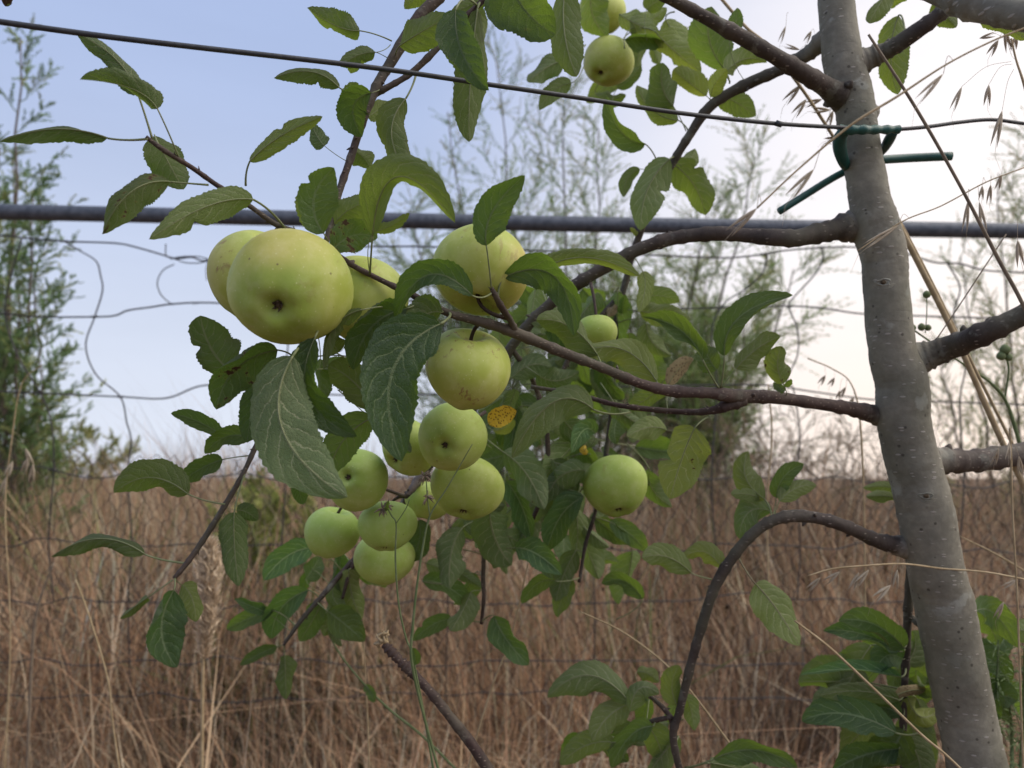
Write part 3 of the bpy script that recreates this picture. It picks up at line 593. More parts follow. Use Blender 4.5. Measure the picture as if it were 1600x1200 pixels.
limb('branch', [(715, -60, 19, .56), (690, -10, 18, .555), (652, 30, 18, .55), (612, 95, 17, .545), (590, 132, 15, .54), (570, 180, 13, .535), (550, 240, 12, .53), (530, 300, 11, .52), (517, 350, 10, .51), (508, 385, 9, .50)], M_TWIG, 12, 8)
limb('branch', [(586, 146, 13, .541), (610, 134, 10, .54), (645, 112, 10, .545), (690, 68, 10, .55), (712, 40, 9, .555), (745, 10, 9, .56), (785, -30, 9, .565)], M_TWIG, 10, 8)
limb('branch', [(1325, 104, 52, .692), (1350, 95, 40, .691), (1375, 84, 30, .686), (1400, 71, 26, .675), (1450, 36, 24, .66), (1490, 5, 22, .65), (1545, -40, 22, .64)], M_BRANCH, 12, 8)
limb('branch', [(1425, -40, 42, .50), (1490, -4, 44, .48), (1550, 14, 46, .46), (1620, 27, 48, .44), (1700, 40, 50, .42)], M_TRUNK, 14, 8)
limb('branch', [(1396, 572, 70, .69), (1430, 562, 56, .687), (1460, 552, 43, .680), (1495, 539, 37, .667), (1540, 520, 34, .63), (1600, 492, 34, .615), (1670, 462, 33, .60)], M_BRANCH, 14, 8)
limb('branch', [(1420, 714, 50, .70), (1452, 718, 44, .702), (1485, 720, 37, .705), (1520, 720, 35, .715), (1580, 712, 34, .73), (1650, 700, 32, .745)], M_BRANCH, 14, 8)
limb('branch', [(1450, 858, 46, .692), (1418, 855, 36, .689), (1394, 850, 27, .684), (1366, 843, 22, .674), (1320, 822, 20, .65), (1270, 808, 19, .645), (1220, 809, 18, .645), (1180, 831, 17, .65), (1145, 870, 17, .655), (1116, 920, 16, .66), (1096, 980, 15, .665), (1079, 1040, 14, .67), (1062, 1110, 12, .68), (1052, 1150, 12, .685), (1065, 1215, 11, .69), (1085, 1280, 9, .69)], M_BRANCH, 12, 8)
limb('branch', [(1424, 880, 14, .73), (1419, 950, 13, .735), (1416, 1020, 12, .74), (1413, 1078, 11, .745), (1411, 1150, 10, .75), (1412, 1230, 9, .75)], M_BRANCH, 10, 8)
limb('branch', [(1470, 1000, 14, .71), (1440, 978, 11, .725), (1421, 962, 9, .735)], M_BRANCH, 8, 6)
limb('branch', [(470, 560, 6, .53), (430, 640, 7, .51), (400, 697, 8, .49), (380, 740, 8, .48), (350, 792, 9, .475), (320, 840, 9, .47), (295, 876, 9, .465), (272, 904, 7, .46)], M_TWIG, 10, 8)
limb('spur', [(665, 738, 16, .76), (652, 752, 14, .73), (644, 764, 12, .705), (634, 776, 8, .69)], M_BRANCH, 9, 6)
limb('twig', [(757, 850, 7, .77), (755, 900, 7, .77), (756, 935, 6, .77), (752, 975, 5, .77)], M_TWIG, 8, 6)
limb('twig', [(800, 545, 8, .745), (835, 600, 8, .76), (855, 680, 8, .77), (850, 760, 7, .775), (825, 830, 6, .78)], M_TWIG, 8, 6)
limb('twig', [(560, 866, 7, .782), (545, 900, 6, .78), (535, 935, 5, .78)], M_TWIG, 8, 6)
limb('twig', [(960, 470, 8, .80), (935, 500, 9, .79), (900, 540, 8, .785), (870, 600, 7, .78)], M_TWIG, 8, 6)
limb('twig', [(1000, 1075, 6, .70), (1040, 1110, 8, .69), (1054, 1140, 8, .686)], M_TWIG, 8, 6)
limb('twig', [(965, 1155, 6, .71), (1010, 1130, 7, .70), (1050, 1120, 8, .684)], M_TWIG, 8, 6)
ALLS = np.concatenate(SAMPLES)
def nearest(p, skip_near_cam=True):
    d = np.linalg.norm(ALLS[:, :3] - p, axis=1); i = int(d.argmin()); return ALLS[i, :3], d[i]

# ------------------------------------------------------------------ leaves
def leaf(base, mid, tip, w, side='u', d=.5, dt=None, dm=0.0, fold=None, roll=None, twist=None, a=None, bl=None, yel=None, bri=None, mat=None, st=None, cup=None, red=False, name='leaf', parent=None, curl=None):
    R = random.uniform
    if dt is None: dt = R(-.018, .018)*d/.5
    fold = math.radians(R(4, 34) if fold is None else fold*R(.8, 1.3)); roll = math.radians(R(-18, 18) if roll is None else roll); twist = math.radians(R(-18, 18) if twist is None else twist)
    cup = R(-.05, .18) if cup is None else cup
    bx, by = base; tx, ty = tip
    if mid is None:
        L = math.hypot(tx-bx, ty-by); k = R(-.06, .06)*L; mid = ((bx+tx)/2 + (ty-by)/L*k, (by+ty)/2 - (tx-bx)/L*k)
    Bp, Mp, Tp = P(bx, by, d), P(mid[0], mid[1], d + dt/2 + dm), P(tx, ty, d + dt)
    Cp = 2*Mp - (Bp + Tp)/2
    nu, nv = 44, 5
    t = np.linspace(0, 1, nu + 1)
    c = (1-t)[:, None]**2*Bp + 2*(t*(1-t))[:, None]*Cp + t[:, None]**2*Tp
    tg = np.gradient(c, axis=0); tg /= np.linalg.norm(tg, axis=1, keepdims=True)
    view = CAM - c; view /= np.linalg.norm(view, axis=1, keepdims=True)
    n0 = view - tg*(view*tg).sum(1, keepdims=True); n0 /= np.maximum(np.linalg.norm(n0, axis=1, keepdims=True), 1e-6)
    if side == 'u': n0 = -n0
    s0 = np.cross(tg, n0)
    ra = roll + twist*(t - .5)*2
    nn = n0*np.cos(ra)[:, None] + s0*np.sin(ra)[:, None]; ss = s0*np.cos(ra)[:, None] - n0*np.sin(ra)[:, None]
    f = t**.60*(1-t)**.74; f /= f.max(); f = f*(1 - .10*np.sin(t*math.pi)**8) 
    f = np.maximum(f, 0); hw = w/2/FPX*(d + dt*t)*f/max(math.cos(fold)*math.cos(min(abs(roll), .9)), .45)
    ph = [R(0, 6.28) for _ in range(4)]; wav = R(.04, .12); wf = R(7, 11)
    vs = np.linspace(-1, 1, 2*nv + 1); K = 2*nv + 1
    if curl is None: curl = (R(0, 25), R(0, 25)); curl = random.choice(((curl[0] + R(40, 120), curl[1]), (curl[0], curl[1] + R(40, 120)))) if R(0, 1) < .45 else curl
    V = np.empty((nu+1, K, 3)); U = np.empty((nu+1, K, 2)); V[:, nv] = c
    env = np.clip(np.sin(t*math.pi)*1.4, 0, 1)
    bite = (R(.2, .85), R(.2, .5), random.choice((-1, 1))) if R(0, 1) < .10 else None
    for sg in (-1, 1):
        xx = np.zeros(nu+1); zz = np.zeros(nu+1); e = hw*(1 + .10*((t*24 + (.3 if sg > 0 else 0)) % 1.0 - .5)*(f > .12)) + .00022*rng.normal(size=nu+1)*(f > .2)
        if bite and bite[2] == sg: e = e*(1 - bite[1]*np.exp(-((t - bite[0])/.04)**2))
        k0 = math.radians(curl[0 if sg < 0 else 1]); pos = R(.25, .75); loc = np.exp(-((t - pos)/R(.25, .5))**2)
        for q in range(1, nv + 1):
            v = (q - .5)/nv; s_ = min(1, max(0, (v - .45)/.55)); s_ = s_*s_*(3 - 2*s_)
            th = fold*(1 + .25*np.sin(t*5 + ph[0] + sg)) + cup*2.2*v + k0*s_*loc*env + wav*4.2*v*np.sin(t*wf + ph[1 if sg > 0 else 2])
            xx = xx + np.cos(th)/nv; zz = zz + np.sin(th)/nv; v = q/nv
            lift = e*zz + hw*.013*np.sin(t*math.pi*2*7.0 - v*2.4 + (1.5 if sg > 0 else 0) + ph[3])*math.sin(v*math.pi)
            V[:, nv + sg*q] = c + ss*(sg*e*xx)[:, None] + nn*lift[:, None]
    for jj, v in enumerate(vs): U[:, jj, 0] = t; U[:, jj, 1] = (v + 1)/2
    b = MB(); m = len(vs); F = []
    for i in range(nu):
        for j in range(m - 1): F.append((i*m + j, (i+1)*m + j, (i+1)*m + j + 1, i*m + j + 1)[::-1])
    b.add(V.reshape(-1, 3), F, 0); b.uv = U.reshape(-1, 2)
    lw = np.linalg.norm(Tp - Bp)
    r0 = .00050*min(1.3, lw/.06) if st is None else st
    b.tube(c - nn*(hw*.0 + r0*.62)[:, None], r0*(1 - t*.85), 6, 1)          # midrib
    if a is not None and len(a) == 2: a = (a[0], a[1], d)
    if a is not None: A = P(*a)
    else:
        A, dist = nearest(Bp)
        if dist > .05: A = Bp + unit(unit(A - Bp)*1.0 - tg[0]*.8)*.035
    q = np.linspace(0, 1, 10)[:, None]; L = np.linalg.norm(A - Bp); cp = Bp + (unit(A - Bp)*.55 - tg[0]*.45)*L*.45
    pet = (1-q)**2*Bp + 2*q*(1-q)*cp + q*q*A
    b.tube(pet, r0*(1.25 + .45*q[:, 0]**3), 6, 1)
    if parent is None:
        par = LIMBS[int(ALLS[int(np.linalg.norm(ALLS[:, :3] - A, axis=1).argmin()), 3])]
        o = b.build(name, [mat or M_LEAF, M_STALKR if red else M_VEIN]); o.parent = par; o.matrix_parent_inverse = Matrix()
    else: o = b.build(name, [mat or M_LEAF, M_STALKR if red else M_VEIN], parent)
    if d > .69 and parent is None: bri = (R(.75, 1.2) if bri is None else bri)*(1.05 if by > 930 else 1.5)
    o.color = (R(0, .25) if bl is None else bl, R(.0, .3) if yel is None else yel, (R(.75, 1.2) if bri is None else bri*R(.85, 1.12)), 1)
    return o
exec_leaves = [
# upper left shoot
((216,148),(180,92),(120,52),46,'u',.45,dict(a=(238,217,.452),bri=.8,roll=25,dt=.004,yel=0.1)),
((246,170),(205,138),(125,124),42,'u',.44,dict(a=(280,248,.46),roll=-35,fold=35,dt=-.01,bri=.8,bl=.2)),
((168,216),(88,202),(0,221),30,'u',.448,dict(a=(232,217,.45),fold=42,roll=32,bri=.62,dt=-.01)),
((242,212),(262,252),(287,296),62,'u',.475,dict(a=(250,232,.457),bri=.72,dt=.004)),
((266,284),(205,300),(160,366),50,'u',.46,dict(a=(326,289,.472),fold=32,roll=25,bri=.6,dt=-.02,dm=-.01,bl=.45)),
((396,312),(325,322),(233,374),58,'u',.468,dict(a=(446,358,.492),fold=14,roll=10,dt=-.03,bri=1.0,yel=.35,curl=(10,10))),
((390,253),(440,212),(504,182),34,'u',.47,dict(a=(384,290,.48),fold=30,roll=-20,bri=.95,yel=.4)),
((507,228),(497,215),(486,194),32,'u',.49,dict(a=(542,252,.53),bri=.85)),
((562,48),(525,40),(480,12),44,'u',.53,dict(a=(612,64,.548),bri=.85,yel=.2,bl=.25,dt=0)),
((586,82),(560,86),(530,103),36,'u',.53,dict(a=(610,70,.547),bri=.75,roll=20)),
((530,137),(485,112),(428,122),32,'u',.52,dict(a=(572,150,.538),fold=35,roll=28,bri=.65)),
((580,145),(552,168),(566,214),64,'t',.515,dict(a=(592,140,.54),fold=18,bri=1.05)),
((572,80),(556,100),(548,115),24,'u',.55,dict(bri=.8)),
((540,180),(545,150),(560,130),26,'u',.555,dict(bri=.9)),
# upper middle
((624,72),(655,52),(704,24),60,'u',.53,dict(a=(618,88,.545),fold=26,roll=-22,bri=.72,dt=-.02)),
((712,16),(722,82),(764,141),70,'t',.49,dict(a=(745,8,.558),fold=20,bri=.9,dt=-.02,roll=12)),
((746,14),(735,120),(733,222),66,'u',.555,dict(a=(750,4,.56),fold=18,roll=-15,bri=.8,yel=.25,dt=.0)),
((634,154),(612,212),(644,281),62,'u',.53,dict(a=(651,112,.545),fold=20,roll=18,bri=.85,yel=.3,dt=-.015)),
((552,234),(570,248),(578,264),40,'u',.545,dict(a=(548,250,.53),bri=.95,yel=.35)),
((506,365),(490,312),(522,262),90,'t',.475,dict(a=(512,380,.50),fold=14,roll=8,bri=.95,dt=.0,cup=.25)),
((582,368),(622,276),(711,348),60,'u',.475,dict(a=(578,428,.498),fold=28,roll=28,bri=.75,yel=.3,dt=-.02,dm=-.02)),
((522,350),(545,328),(575,315),50,'u',.51,dict(a=(512,372,.503),bri=.85,yel=.35)),
((519,392),(552,368),(590,372),56,'t',.49,dict(a=(508,384,.50),bl=.55,bri=1.1,yel=.2)),
((584,362),(612,352),(640,333),20,'u',.482,dict(a=(578,428,.499),yel=.4)),
((760,384),(770,330),(820,274),62,'t',.485,dict(a=(768,452,.50),fold=16,bri=1.05,yel=.12,dt=-.005,roll=5)),
((790,-45),(820,15),(868,54),98,'t',.50,dict(a=(765,-60,.56),fold=12,bri=.9,dt=-.005)),
((884,-20),(882,50),(901,120),58,'u',.60,dict(a=(905,-60,.62),fold=20,roll=14,bri=.9,yel=.25)),
((886,92),(855,105),(824,128),38,'u',.80,dict(a=(915,70,.82),bri=.75)),
((893,130),(865,142),(843,172),32,'u',.80,dict(a=(915,90,.82),bri=.7,roll=30)),
((768,-8),(778,20),(788,48),32,'t',.56,dict()),
((668,-15),(652,-5),(632,14),34,'u',.56,dict(yel=.4)),
((762,2),(735,8),(700,26),28,'u',.565,dict(yel=.3)),
((575,182),(590,172),(606,158),30,'u',.56,dict(yel=.4)),
((12,-22),(12,-8),(8,10),26,'u',.46,dict(bl=1.0,a=(40,-60,.46))),
((726,8),(745,30),(752,66),34,'u',.575,dict(yel=.3)),
# top centre cluster round the hanging pair
((928,-25),(925,20),(950,58),56,'u',.81,dict(a=(940,-60,.82),bri=.95,yel=.2,roll=15)),
((976,62),(1005,58),(1042,66),30,'t',.80,dict(fold=50,roll=30,a=(985,50,.83),bri=1.3)),
((1025,50),(1052,78),(1096,113),54,'u',.80,dict(yel=.55,bri=1.1,a=(1000,44,.82))),
((985,45),(1010,35),(1042,12),44,'u',.82,dict(yel=.45,bri=1.1)),
((968,22),(990,35),(1030,52),40,'u',.83,dict(yel=.4)),
((1132,108),(1108,62),(1112,10),74,'u',.77,dict(a=(1140,130,.75),fold=20,roll=-10,bri=.72,yel=.1,dt=-.02)),
((1134,112),(1165,92),(1198,98),40,'u',.745,dict(a=(1141,128,.748),yel=.4,bri=1.0)),
((1052,166),(1035,135),(1036,98),60,'u',.765,dict(a=(1072,205,.765),bri=.75,fold=28,roll=20)),
((1104,150),(1078,130),(1052,108),46,'u',.80,dict(yel=.65,bri=1.1,a=(1112,165,.756))),
((1060,188),(1020,172),(995,133),48,'u',.77,dict(a=(1075,203,.766),yel=.3,bri=.95)),
((1008,225),(970,205),(948,150),36,'t',.765,dict(a=(1028,256,.776),roll=-30,fold=22,bri=1.5,yel=.25)),
((1126,150),(1150,160),(1181,181),44,'u',.77,dict(a=(1118,160,.755),bri=1.0,yel=.3)),
((1110,152),(1118,130),(1136,108),30,'u',.75,dict(yel=.55,a=(1108,164,.755))),
((1047,248),(1012,295),(1001,360),58,'u',.755,dict(a=(1052,246,.772),fold=22,roll=20,bri=1.05,yel=.2)),
((1050,255),(1085,290),(1102,336),56,'u',.785,dict(bri=.8,yel=.3)),
((1000,264),(980,280),(975,308),24,'u',.80,dict(bri=.7)),
((1068,260),(1080,248),(1086,232),30,'u',.79,dict(yel=.3)),
((1000,372),(994,364),(984,356),10,'u',.79,dict(yel=.8)),
((965,138),(985,122),(1002,102),28,'u',.88,dict(bri=.8)),
((930,145),(950,155),(978,148),28,'u',.90,dict(bri=.75)),
((1040,30),(1060,60),(1090,88),46,'u',.84,dict(yel=.5,bri=1.1)),
((1010,15),(1022,5),(1045,-5),34,'u',.8,dict(yel=.3)),
((1055,75),(1075,95),(1085,120),40,'u',.86,dict(yel=.6)),
((1140,60),(1148,40),(1152,12),28,'u',.72,dict(bri=.8)),
# right of the trunk, top
((1404,24),(1392,85),(1403,148),54,'u',.70,dict(a=(1415,62,.672),fold=18,roll=12,bri=.9,yel=.3)),
((1388,-18),(1375,5),(1357,36),34,'u',.70,dict(yel=.35,a=(1400,-40,.69))),
((1412,-10),(1400,0),(1384,8),28,'u',.71,dict(yel=.4)),
((1458,4),(1475,20),(1494,43),36,'u',.68,dict(yel=.35)),
((1532,22),(1565,38),(1604,62),38,'u',.50,dict(yel=.4,bri=1.2,a=(1540,12,.463))),
# below the big apples
((362,580),(330,545),(313,493),92,'u',.505,dict(a=(440,625,.513),fold=12,roll=-8,bri=.72,yel=.1,cup=.1)),
((434,547),(370,575),(338,640),74,'t',.485,dict(a=(462,572,.527),fold=20,roll=-18,bl=.5,bri=.95,yel=.15)),
((398,598),(392,645),(386,692),38,'t',.495,dict(a=(428,640,.51))),
((458,556),(442,672),(543,777),112,'u',.435,dict(a=(470,545,.50),fold=10,roll=6,bri=1.2,yel=.0,dt=-.025,dm=.0,bl=.12,cup=.02,curl=(5,25))),
((492,528),(482,620),(558,682),66,'t',.448,dict(a=(500,500,.505),fold=22,roll=12,bri=.62,yel=0,dt=-.005)),
((566,484),(520,515),(506,578),26,'u',.46,dict(a=(600,480,.5),fold=40,roll=20,bri=.9)),
((688,506),(612,585),(628,721),112,'t',.468,dict(a=(702,489,.505),fold=12,roll=-8,bri=.88,yel=0,dt=-.02,dm=-.005,bl=.05,cup=.05,curl=(85,5))),
((636,482),(580,512),(552,578),68,'t',.49,dict(a=(660,470,.50),bri=.95,roll=15,yel=.05)),
((738,462),(668,430),(618,500),50,'t',.478,dict(a=(768,458,.501),fold=25,roll=20,bri=1.0,yel=.05,dm=-.012)),
((690,488),(660,495),(636,530),62,'u',.493,dict(bri=.75,yel=.1,fold=20)),
((584,632),(545,590),(512,572),62,'u',.53,dict(bri=.7,yel=.3,a=(600,640,.56))),
((583,652),(535,690),(513,748),62,'u',.545,dict(bri=.85,yel=.1,a=(600,645,.56))),
((560,565),(560,600),(590,640),50,'u',.55,dict(bri=.75,yel=.3)),
((530,550),(520,535),(516,520),40,'u',.53,dict(yel=.4,a=(545,520,.52))),
((350,682),(308,658),(267,646),28,'t',.53,dict(a=(412,678,.5),bri=1.3,roll=20)),
((398,686),(355,682),(320,709),36,'t',.515,dict(a=(408,685,.495),bri=1.1)),
((348,718),(318,730),(283,752),38,'t',.50,dict(a=(388,712,.487),bri=.9)),
((294,772),(235,746),(178,770),58,'u',.475,dict(a=(352,788,.474),fold=12,roll=-25,bri=.7,yel=.3,dt=.0)),
((226,866),(155,842),(80,870),36,'u',.465,dict(a=(292,880,.465),fold=35,roll=30,bri=.72,yel=.2)),
((366,800),(366,850),(373,916),50,'u',.468,dict(a=(384,735,.481),fold=18,roll=-12,bri=.95,yel=.05,curl=(70,0))),
((370,797),(385,800),(403,813),32,'u',.49,dict(bri=.6,a=(352,790,.475))),
((272,922),(252,985),(277,1043),68,'t',.455,dict(a=(273,902,.46),fold=22,roll=-18,bri=.95,yel=0)),
((230,934),(208,950),(187,967),20,'u',.458,dict(a=(270,906,.46),fold=40,roll=20,bri=.8)),
((284,914),(300,935),(306,972),44,'u',.468,dict(a=(273,904,.46),yel=.5,bri=1.1)),
((466,745),(468,768),(474,788),26,'t',.50,dict(a=(460,720,.5))),
# left-lower twig behind
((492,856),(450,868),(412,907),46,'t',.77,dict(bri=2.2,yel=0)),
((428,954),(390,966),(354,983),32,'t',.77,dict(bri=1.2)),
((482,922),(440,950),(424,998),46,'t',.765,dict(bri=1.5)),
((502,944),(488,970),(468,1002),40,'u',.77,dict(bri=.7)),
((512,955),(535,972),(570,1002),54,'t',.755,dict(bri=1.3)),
((433,1010),(405,1022),(375,1039),24,'t',.76,dict()),
((445,1024),(446,1055),(447,1093),36,'u',.76,dict(bri=.65)),
((414,956),(395,948),(366,936),24,'t',.775,dict(bri=1.2)),
((545,890),(550,930),(566,968),46,'u',.775,dict(yel=.45)),
((530,900),(520,930),(540,955),34,'u',.79,dict(yel=.3)),
((478,905),(488,890),(500,870),34,'t',.785,dict()),
# central cluster behind and below
((786,706),(822,740),(850,796),58,'u',.73,dict(bri=.85,yel=0)),
((915,735),(875,745),(852,787),52,'u',.745,dict(bri=.95,yel=0)),
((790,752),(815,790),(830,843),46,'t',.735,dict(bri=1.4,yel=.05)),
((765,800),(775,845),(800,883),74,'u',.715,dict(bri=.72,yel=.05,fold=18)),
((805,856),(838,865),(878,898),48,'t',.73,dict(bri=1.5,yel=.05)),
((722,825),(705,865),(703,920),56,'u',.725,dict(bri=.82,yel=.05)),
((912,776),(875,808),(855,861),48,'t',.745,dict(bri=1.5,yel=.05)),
((868,908),(840,912),(815,943),30,'t',.77,dict(bri=1.1)),
((660,908),(695,915),(738,946),40,'t',.755,dict(bri=1.2)),
((706,968),(678,975),(645,1001),30,'t',.77,dict(bri=1.3,a=(752,972,.77))),
((736,925),(722,955),(704,986),40,'u',.765,dict(bri=.8,roll=30)),
((772,962),(792,1000),(826,1039),48,'t',.76,dict(bri=1.5,a=(752,972,.77))),
((655,812),(655,845),(640,878),44,'t',.75,dict(bri=.6)),
((763,662),(784,650),(807,642),34,'t',.60,dict(mat='Y',roll=5,fold=10,curl=(10,15),dt=0,a=(768,700,.66))),
((770,672),(790,668),(802,655),24,'u',.725,dict(yel=.8)),
((915,695),(912,702),(918,708),14,'u',.76,dict(mat='Y')),
((740,838),(755,800),(790,790),50,'u',.75,dict(bri=.75)),
((830,770),(850,740),(880,720),50,'u',.78,dict(bri=.7)),
((900,860),(880,900),(868,940),44,'u',.80,dict(bri=.55)),
((895,905),(878,935),(872,965),34,'u',.80,dict(bri=.6)),
((930,810),(955,830),(985,850),34,'t',.80,dict(bri=1.3)),
((952,815),(985,835),(1010,862),36,'t',.80,dict(bri=1.4)),
# right middle
((838,428),(912,402),(1000,432),38,'u',.63,dict(a=(800,440,.55),fold=26,roll=25,yel=.5,bri=1.0)),
((787,433),(866,432),(897,525),60,'t',.505,dict(a=(778,470,.507),fold=22,roll=12,bri=1.0,yel=.05)),
((1004,424),(1008,450),(998,488),30,'u',.70,dict(yel=.6)),
((934,556),(890,510),(838,500),58,'u',.60,dict(a=(938,574,.565),yel=.35,bri=1.0)),
((1026,596),(972,546),(904,552),48,'u',.60,dict(a=(1030,607,.587),yel=.6,bri=1.05,roll=20)),
((1098,562),(1062,515),(1004,495),42,'t',.585,dict(a=(1124,608,.602),fold=28,roll=22,bri=1.0,yel=.2)),
((1120,578),(1108,560),(1101,540),44,'t',.595,dict(a=(1124,608,.602),yel=.2,bri=1.2)),
((1132,556),(1156,495),(1239,461),46,'t',.59,dict(a=(1126,606,.602),fold=25,roll=-18,bri=1.0,yel=.15)),
((1150,576),(1182,545),(1220,526),46,'u',.60,dict(a=(1128,606,.602),yel=.35,bri=.9)),
((1224,600),(1215,570),(1222,541),46,'u',.61,dict(a=(1229,617,.632),yel=.45,bri=.95,bl=.4)),
((1226,612),(1218,606),(1208,598),16,'t',.625,dict()),
((1226,603),(1232,598),(1236,592),12,'t',.62,dict()),
((927,640),(862,630),(800,716),62,'u',.60,dict(a=(985,644,.626),fold=24,roll=25,bri=.95,yel=.25)),
((1086,668),(1066,715),(1047,780),80,'u',.60,dict(a=(1106,652,.614),fold=12,roll=10,yel=.6,bri=1.05,bl=.35)),
((1042,672),(1012,668),(980,682),42,'u',.70,dict(yel=.4,bri=1.0)),
((964,656),(960,675),(964,694),36,'t',.71,dict()),
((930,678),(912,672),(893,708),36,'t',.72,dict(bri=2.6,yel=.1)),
((1036,596),(1012,622),(980,638),38,'u',.68,dict(yel=.3)),
((1044,602),(1062,575),(1084,562),30,'u',.64,dict(mat='D')),
((1000,486),(1035,492),(1080,500),42,'u',.77,dict(yel=.4)),
((995,468),(1030,462),(1062,472),34,'u',.79,dict(yel=.3)),
((972,490),(974,475),(978,460),20,'t',.78,dict()),
((960,475),(956,485),(950,495),16,'u',.775,dict(mat='D')),
((840,585),(870,595),(905,580),44,'u',.72,dict(bri=.85)),
((800,590),(830,570),(862,575),44,'u',.74,dict(bri=.8)),
((960,630),(985,655),(1025,672),38,'u',.74,dict(bri=.9)),
((880,655),(905,680),(935,690),44,'u',.76,dict(bri=.7)),
((1015,735),(1020,765),(1050,792),40,'u',.77,dict(bri=.85)),
((830,505),(862,500),(888,520),40,'u',.73,dict(bri=.8)),
((1010,505),(1020,535),(1050,555),34,'u',.76,dict(yel=.3)),
# arching branch, right
((1195,780),(1165,745),(1170,705),46,'u',.66,dict(a=(1206,808,.645),yel=.4,bri=.95)),
((1213,778),(1225,745),(1256,725),32,'t',.655,dict(a=(1208,808,.645),yel=.2,bri=1.2)),
((1218,783),(1245,762),(1276,758),34,'u',.645,dict(a=(1210,808,.645),yel=.4)),
((1192,779),(1165,772),(1142,772),22,'u',.665,dict(a=(1206,808,.645),yel=.3)),
((1206,800),(1170,800),(1155,842),52,'u',.67,dict(bri=1.1,yel=.05)),
((1080,895),(1042,870),(1003,872),44,'u',.66,dict(a=(1112,905,.659),yel=.35,bri=1.1)),
((1128,888),(1100,862),(1066,872),38,'u',.665,dict(a=(1128,893,.657),yel=.6,bri=1.1)),
((1180,912),(1212,950),(1249,1009),66,'u',.64,dict(a=(1152,868,.655),yel=.4,bri=1.25,red=True)),
((1004,936),(975,908),(940,912),32,'t',.79,dict(bri=1.3)),
((1402,765),(1380,760),(1348,762),22,'u',.72,dict(yel=.3,a=(1420,760,.70))),
((1404,784),(1385,775),(1353,776),26,'u',.72,dict(yel=.35,a=(1420,775,.70))),
# bottom centre
((986,1100),(920,1055),(855,1090),62,'u',.69,dict(yel=.15,bri=1.15)),
((984,1112),(1000,1075),(1030,1085),46,'u',.685,dict(yel=.2,bri=1.1)),
((1058,1102),(1050,1070),(1062,1040),40,'u',.68,dict(yel=.4)),
((984,1100),(950,1120),(926,1158),50,'u',.70,dict(yel=.35)),
((995,1050),(1012,1052),(1030,1066),28,'u',.72,dict(yel=.5)),
((1070,1085),(1080,1110),(1085,1142),30,'u',.685,dict(yel=.3)),
((960,1160),(915,1165),(875,1195),44,'u',.70,dict(yel=.3)),
((1020,1135),(985,1150),(955,1200),44,'t',.69,dict(bri=1.4)),
((1010,1130),(1030,1165),(1035,1200),50,'u',.70,dict(bri=.8)),
((1115,1186),(1180,1172),(1246,1199),40,'t',.66,dict(a=(1070,1200,.69),bri=1.2,fold=25,roll=20)),
((1110,1192),(1150,1200),(1200,1215),40,'u',.67,dict(a=(1070,1205,.69))),
((1060,1150),(1030,1185),(1010,1215),44,'u',.70,dict()),
# low shoot at lower right
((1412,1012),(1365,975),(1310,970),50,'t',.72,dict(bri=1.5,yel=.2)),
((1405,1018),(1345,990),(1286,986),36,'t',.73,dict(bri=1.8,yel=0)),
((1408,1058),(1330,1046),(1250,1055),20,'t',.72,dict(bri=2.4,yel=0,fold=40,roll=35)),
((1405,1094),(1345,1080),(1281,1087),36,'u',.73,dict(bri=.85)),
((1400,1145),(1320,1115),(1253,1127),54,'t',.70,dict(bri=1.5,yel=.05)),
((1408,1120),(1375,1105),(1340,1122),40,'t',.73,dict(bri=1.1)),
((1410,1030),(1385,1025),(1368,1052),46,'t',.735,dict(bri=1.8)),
((1416,1040),(1430,1010),(1425,985),44,'u',.755,dict(bri=.8)),
((1418,1090),(1440,1120),(1470,1105),46,'u',.74,dict(yel=.9,bri=1.3)),
((1395,1090),(1430,1078),(1470,1086),20,'u',.73,dict(mat='D')),
((1412,1140),(1390,1175),(1360,1205),70,'t',.74,dict(bri=.9)),
((1415,1150),(1435,1185),(1440,1220),60,'u',.75,dict(bri=.7)),
((1418,1010),(1440,1030),(1450,1060),44,'u',.76,dict(yel=.3)),
((1420,1060),(1440,1075),(1460,1070),40,'t',.76,dict()),
((1404,1170),(1350,1180),(1300,1205),50,'t',.73,dict(bri=1.0)),
((1525,955),(1555,960),(1590,1012),48,'t',.78,dict(bri=1.6,yel=.25,a=(1480,980,.76))),
((1520,940),(1545,975),(1560,1010),44,'u',.80,dict(a=(1480,980,.76))),
((1640,1000),(1600,985),(1566,985),40,'u',.80,dict(yel=.3,a=(1670,1010,.8))),
((1490,1010),(1545,1030),(1575,1070),50,'t',.80,dict(a=(1470,1000,.78))),
((1520,1120),(1555,1090),(1590,1095),60,'t',.80,dict(bri=.6,a=(1480,1130,.78))),
((1515,1060),(1545,1080),(1580,1130),46,'u',.82,dict(bri=.6,a=(1480,1050,.78))),
]
MT = {'Y': M_YELLOW, 'D': M_DRYLEAF}
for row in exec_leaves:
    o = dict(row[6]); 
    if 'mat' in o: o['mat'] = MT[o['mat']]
    leaf(*row[:6], **o)
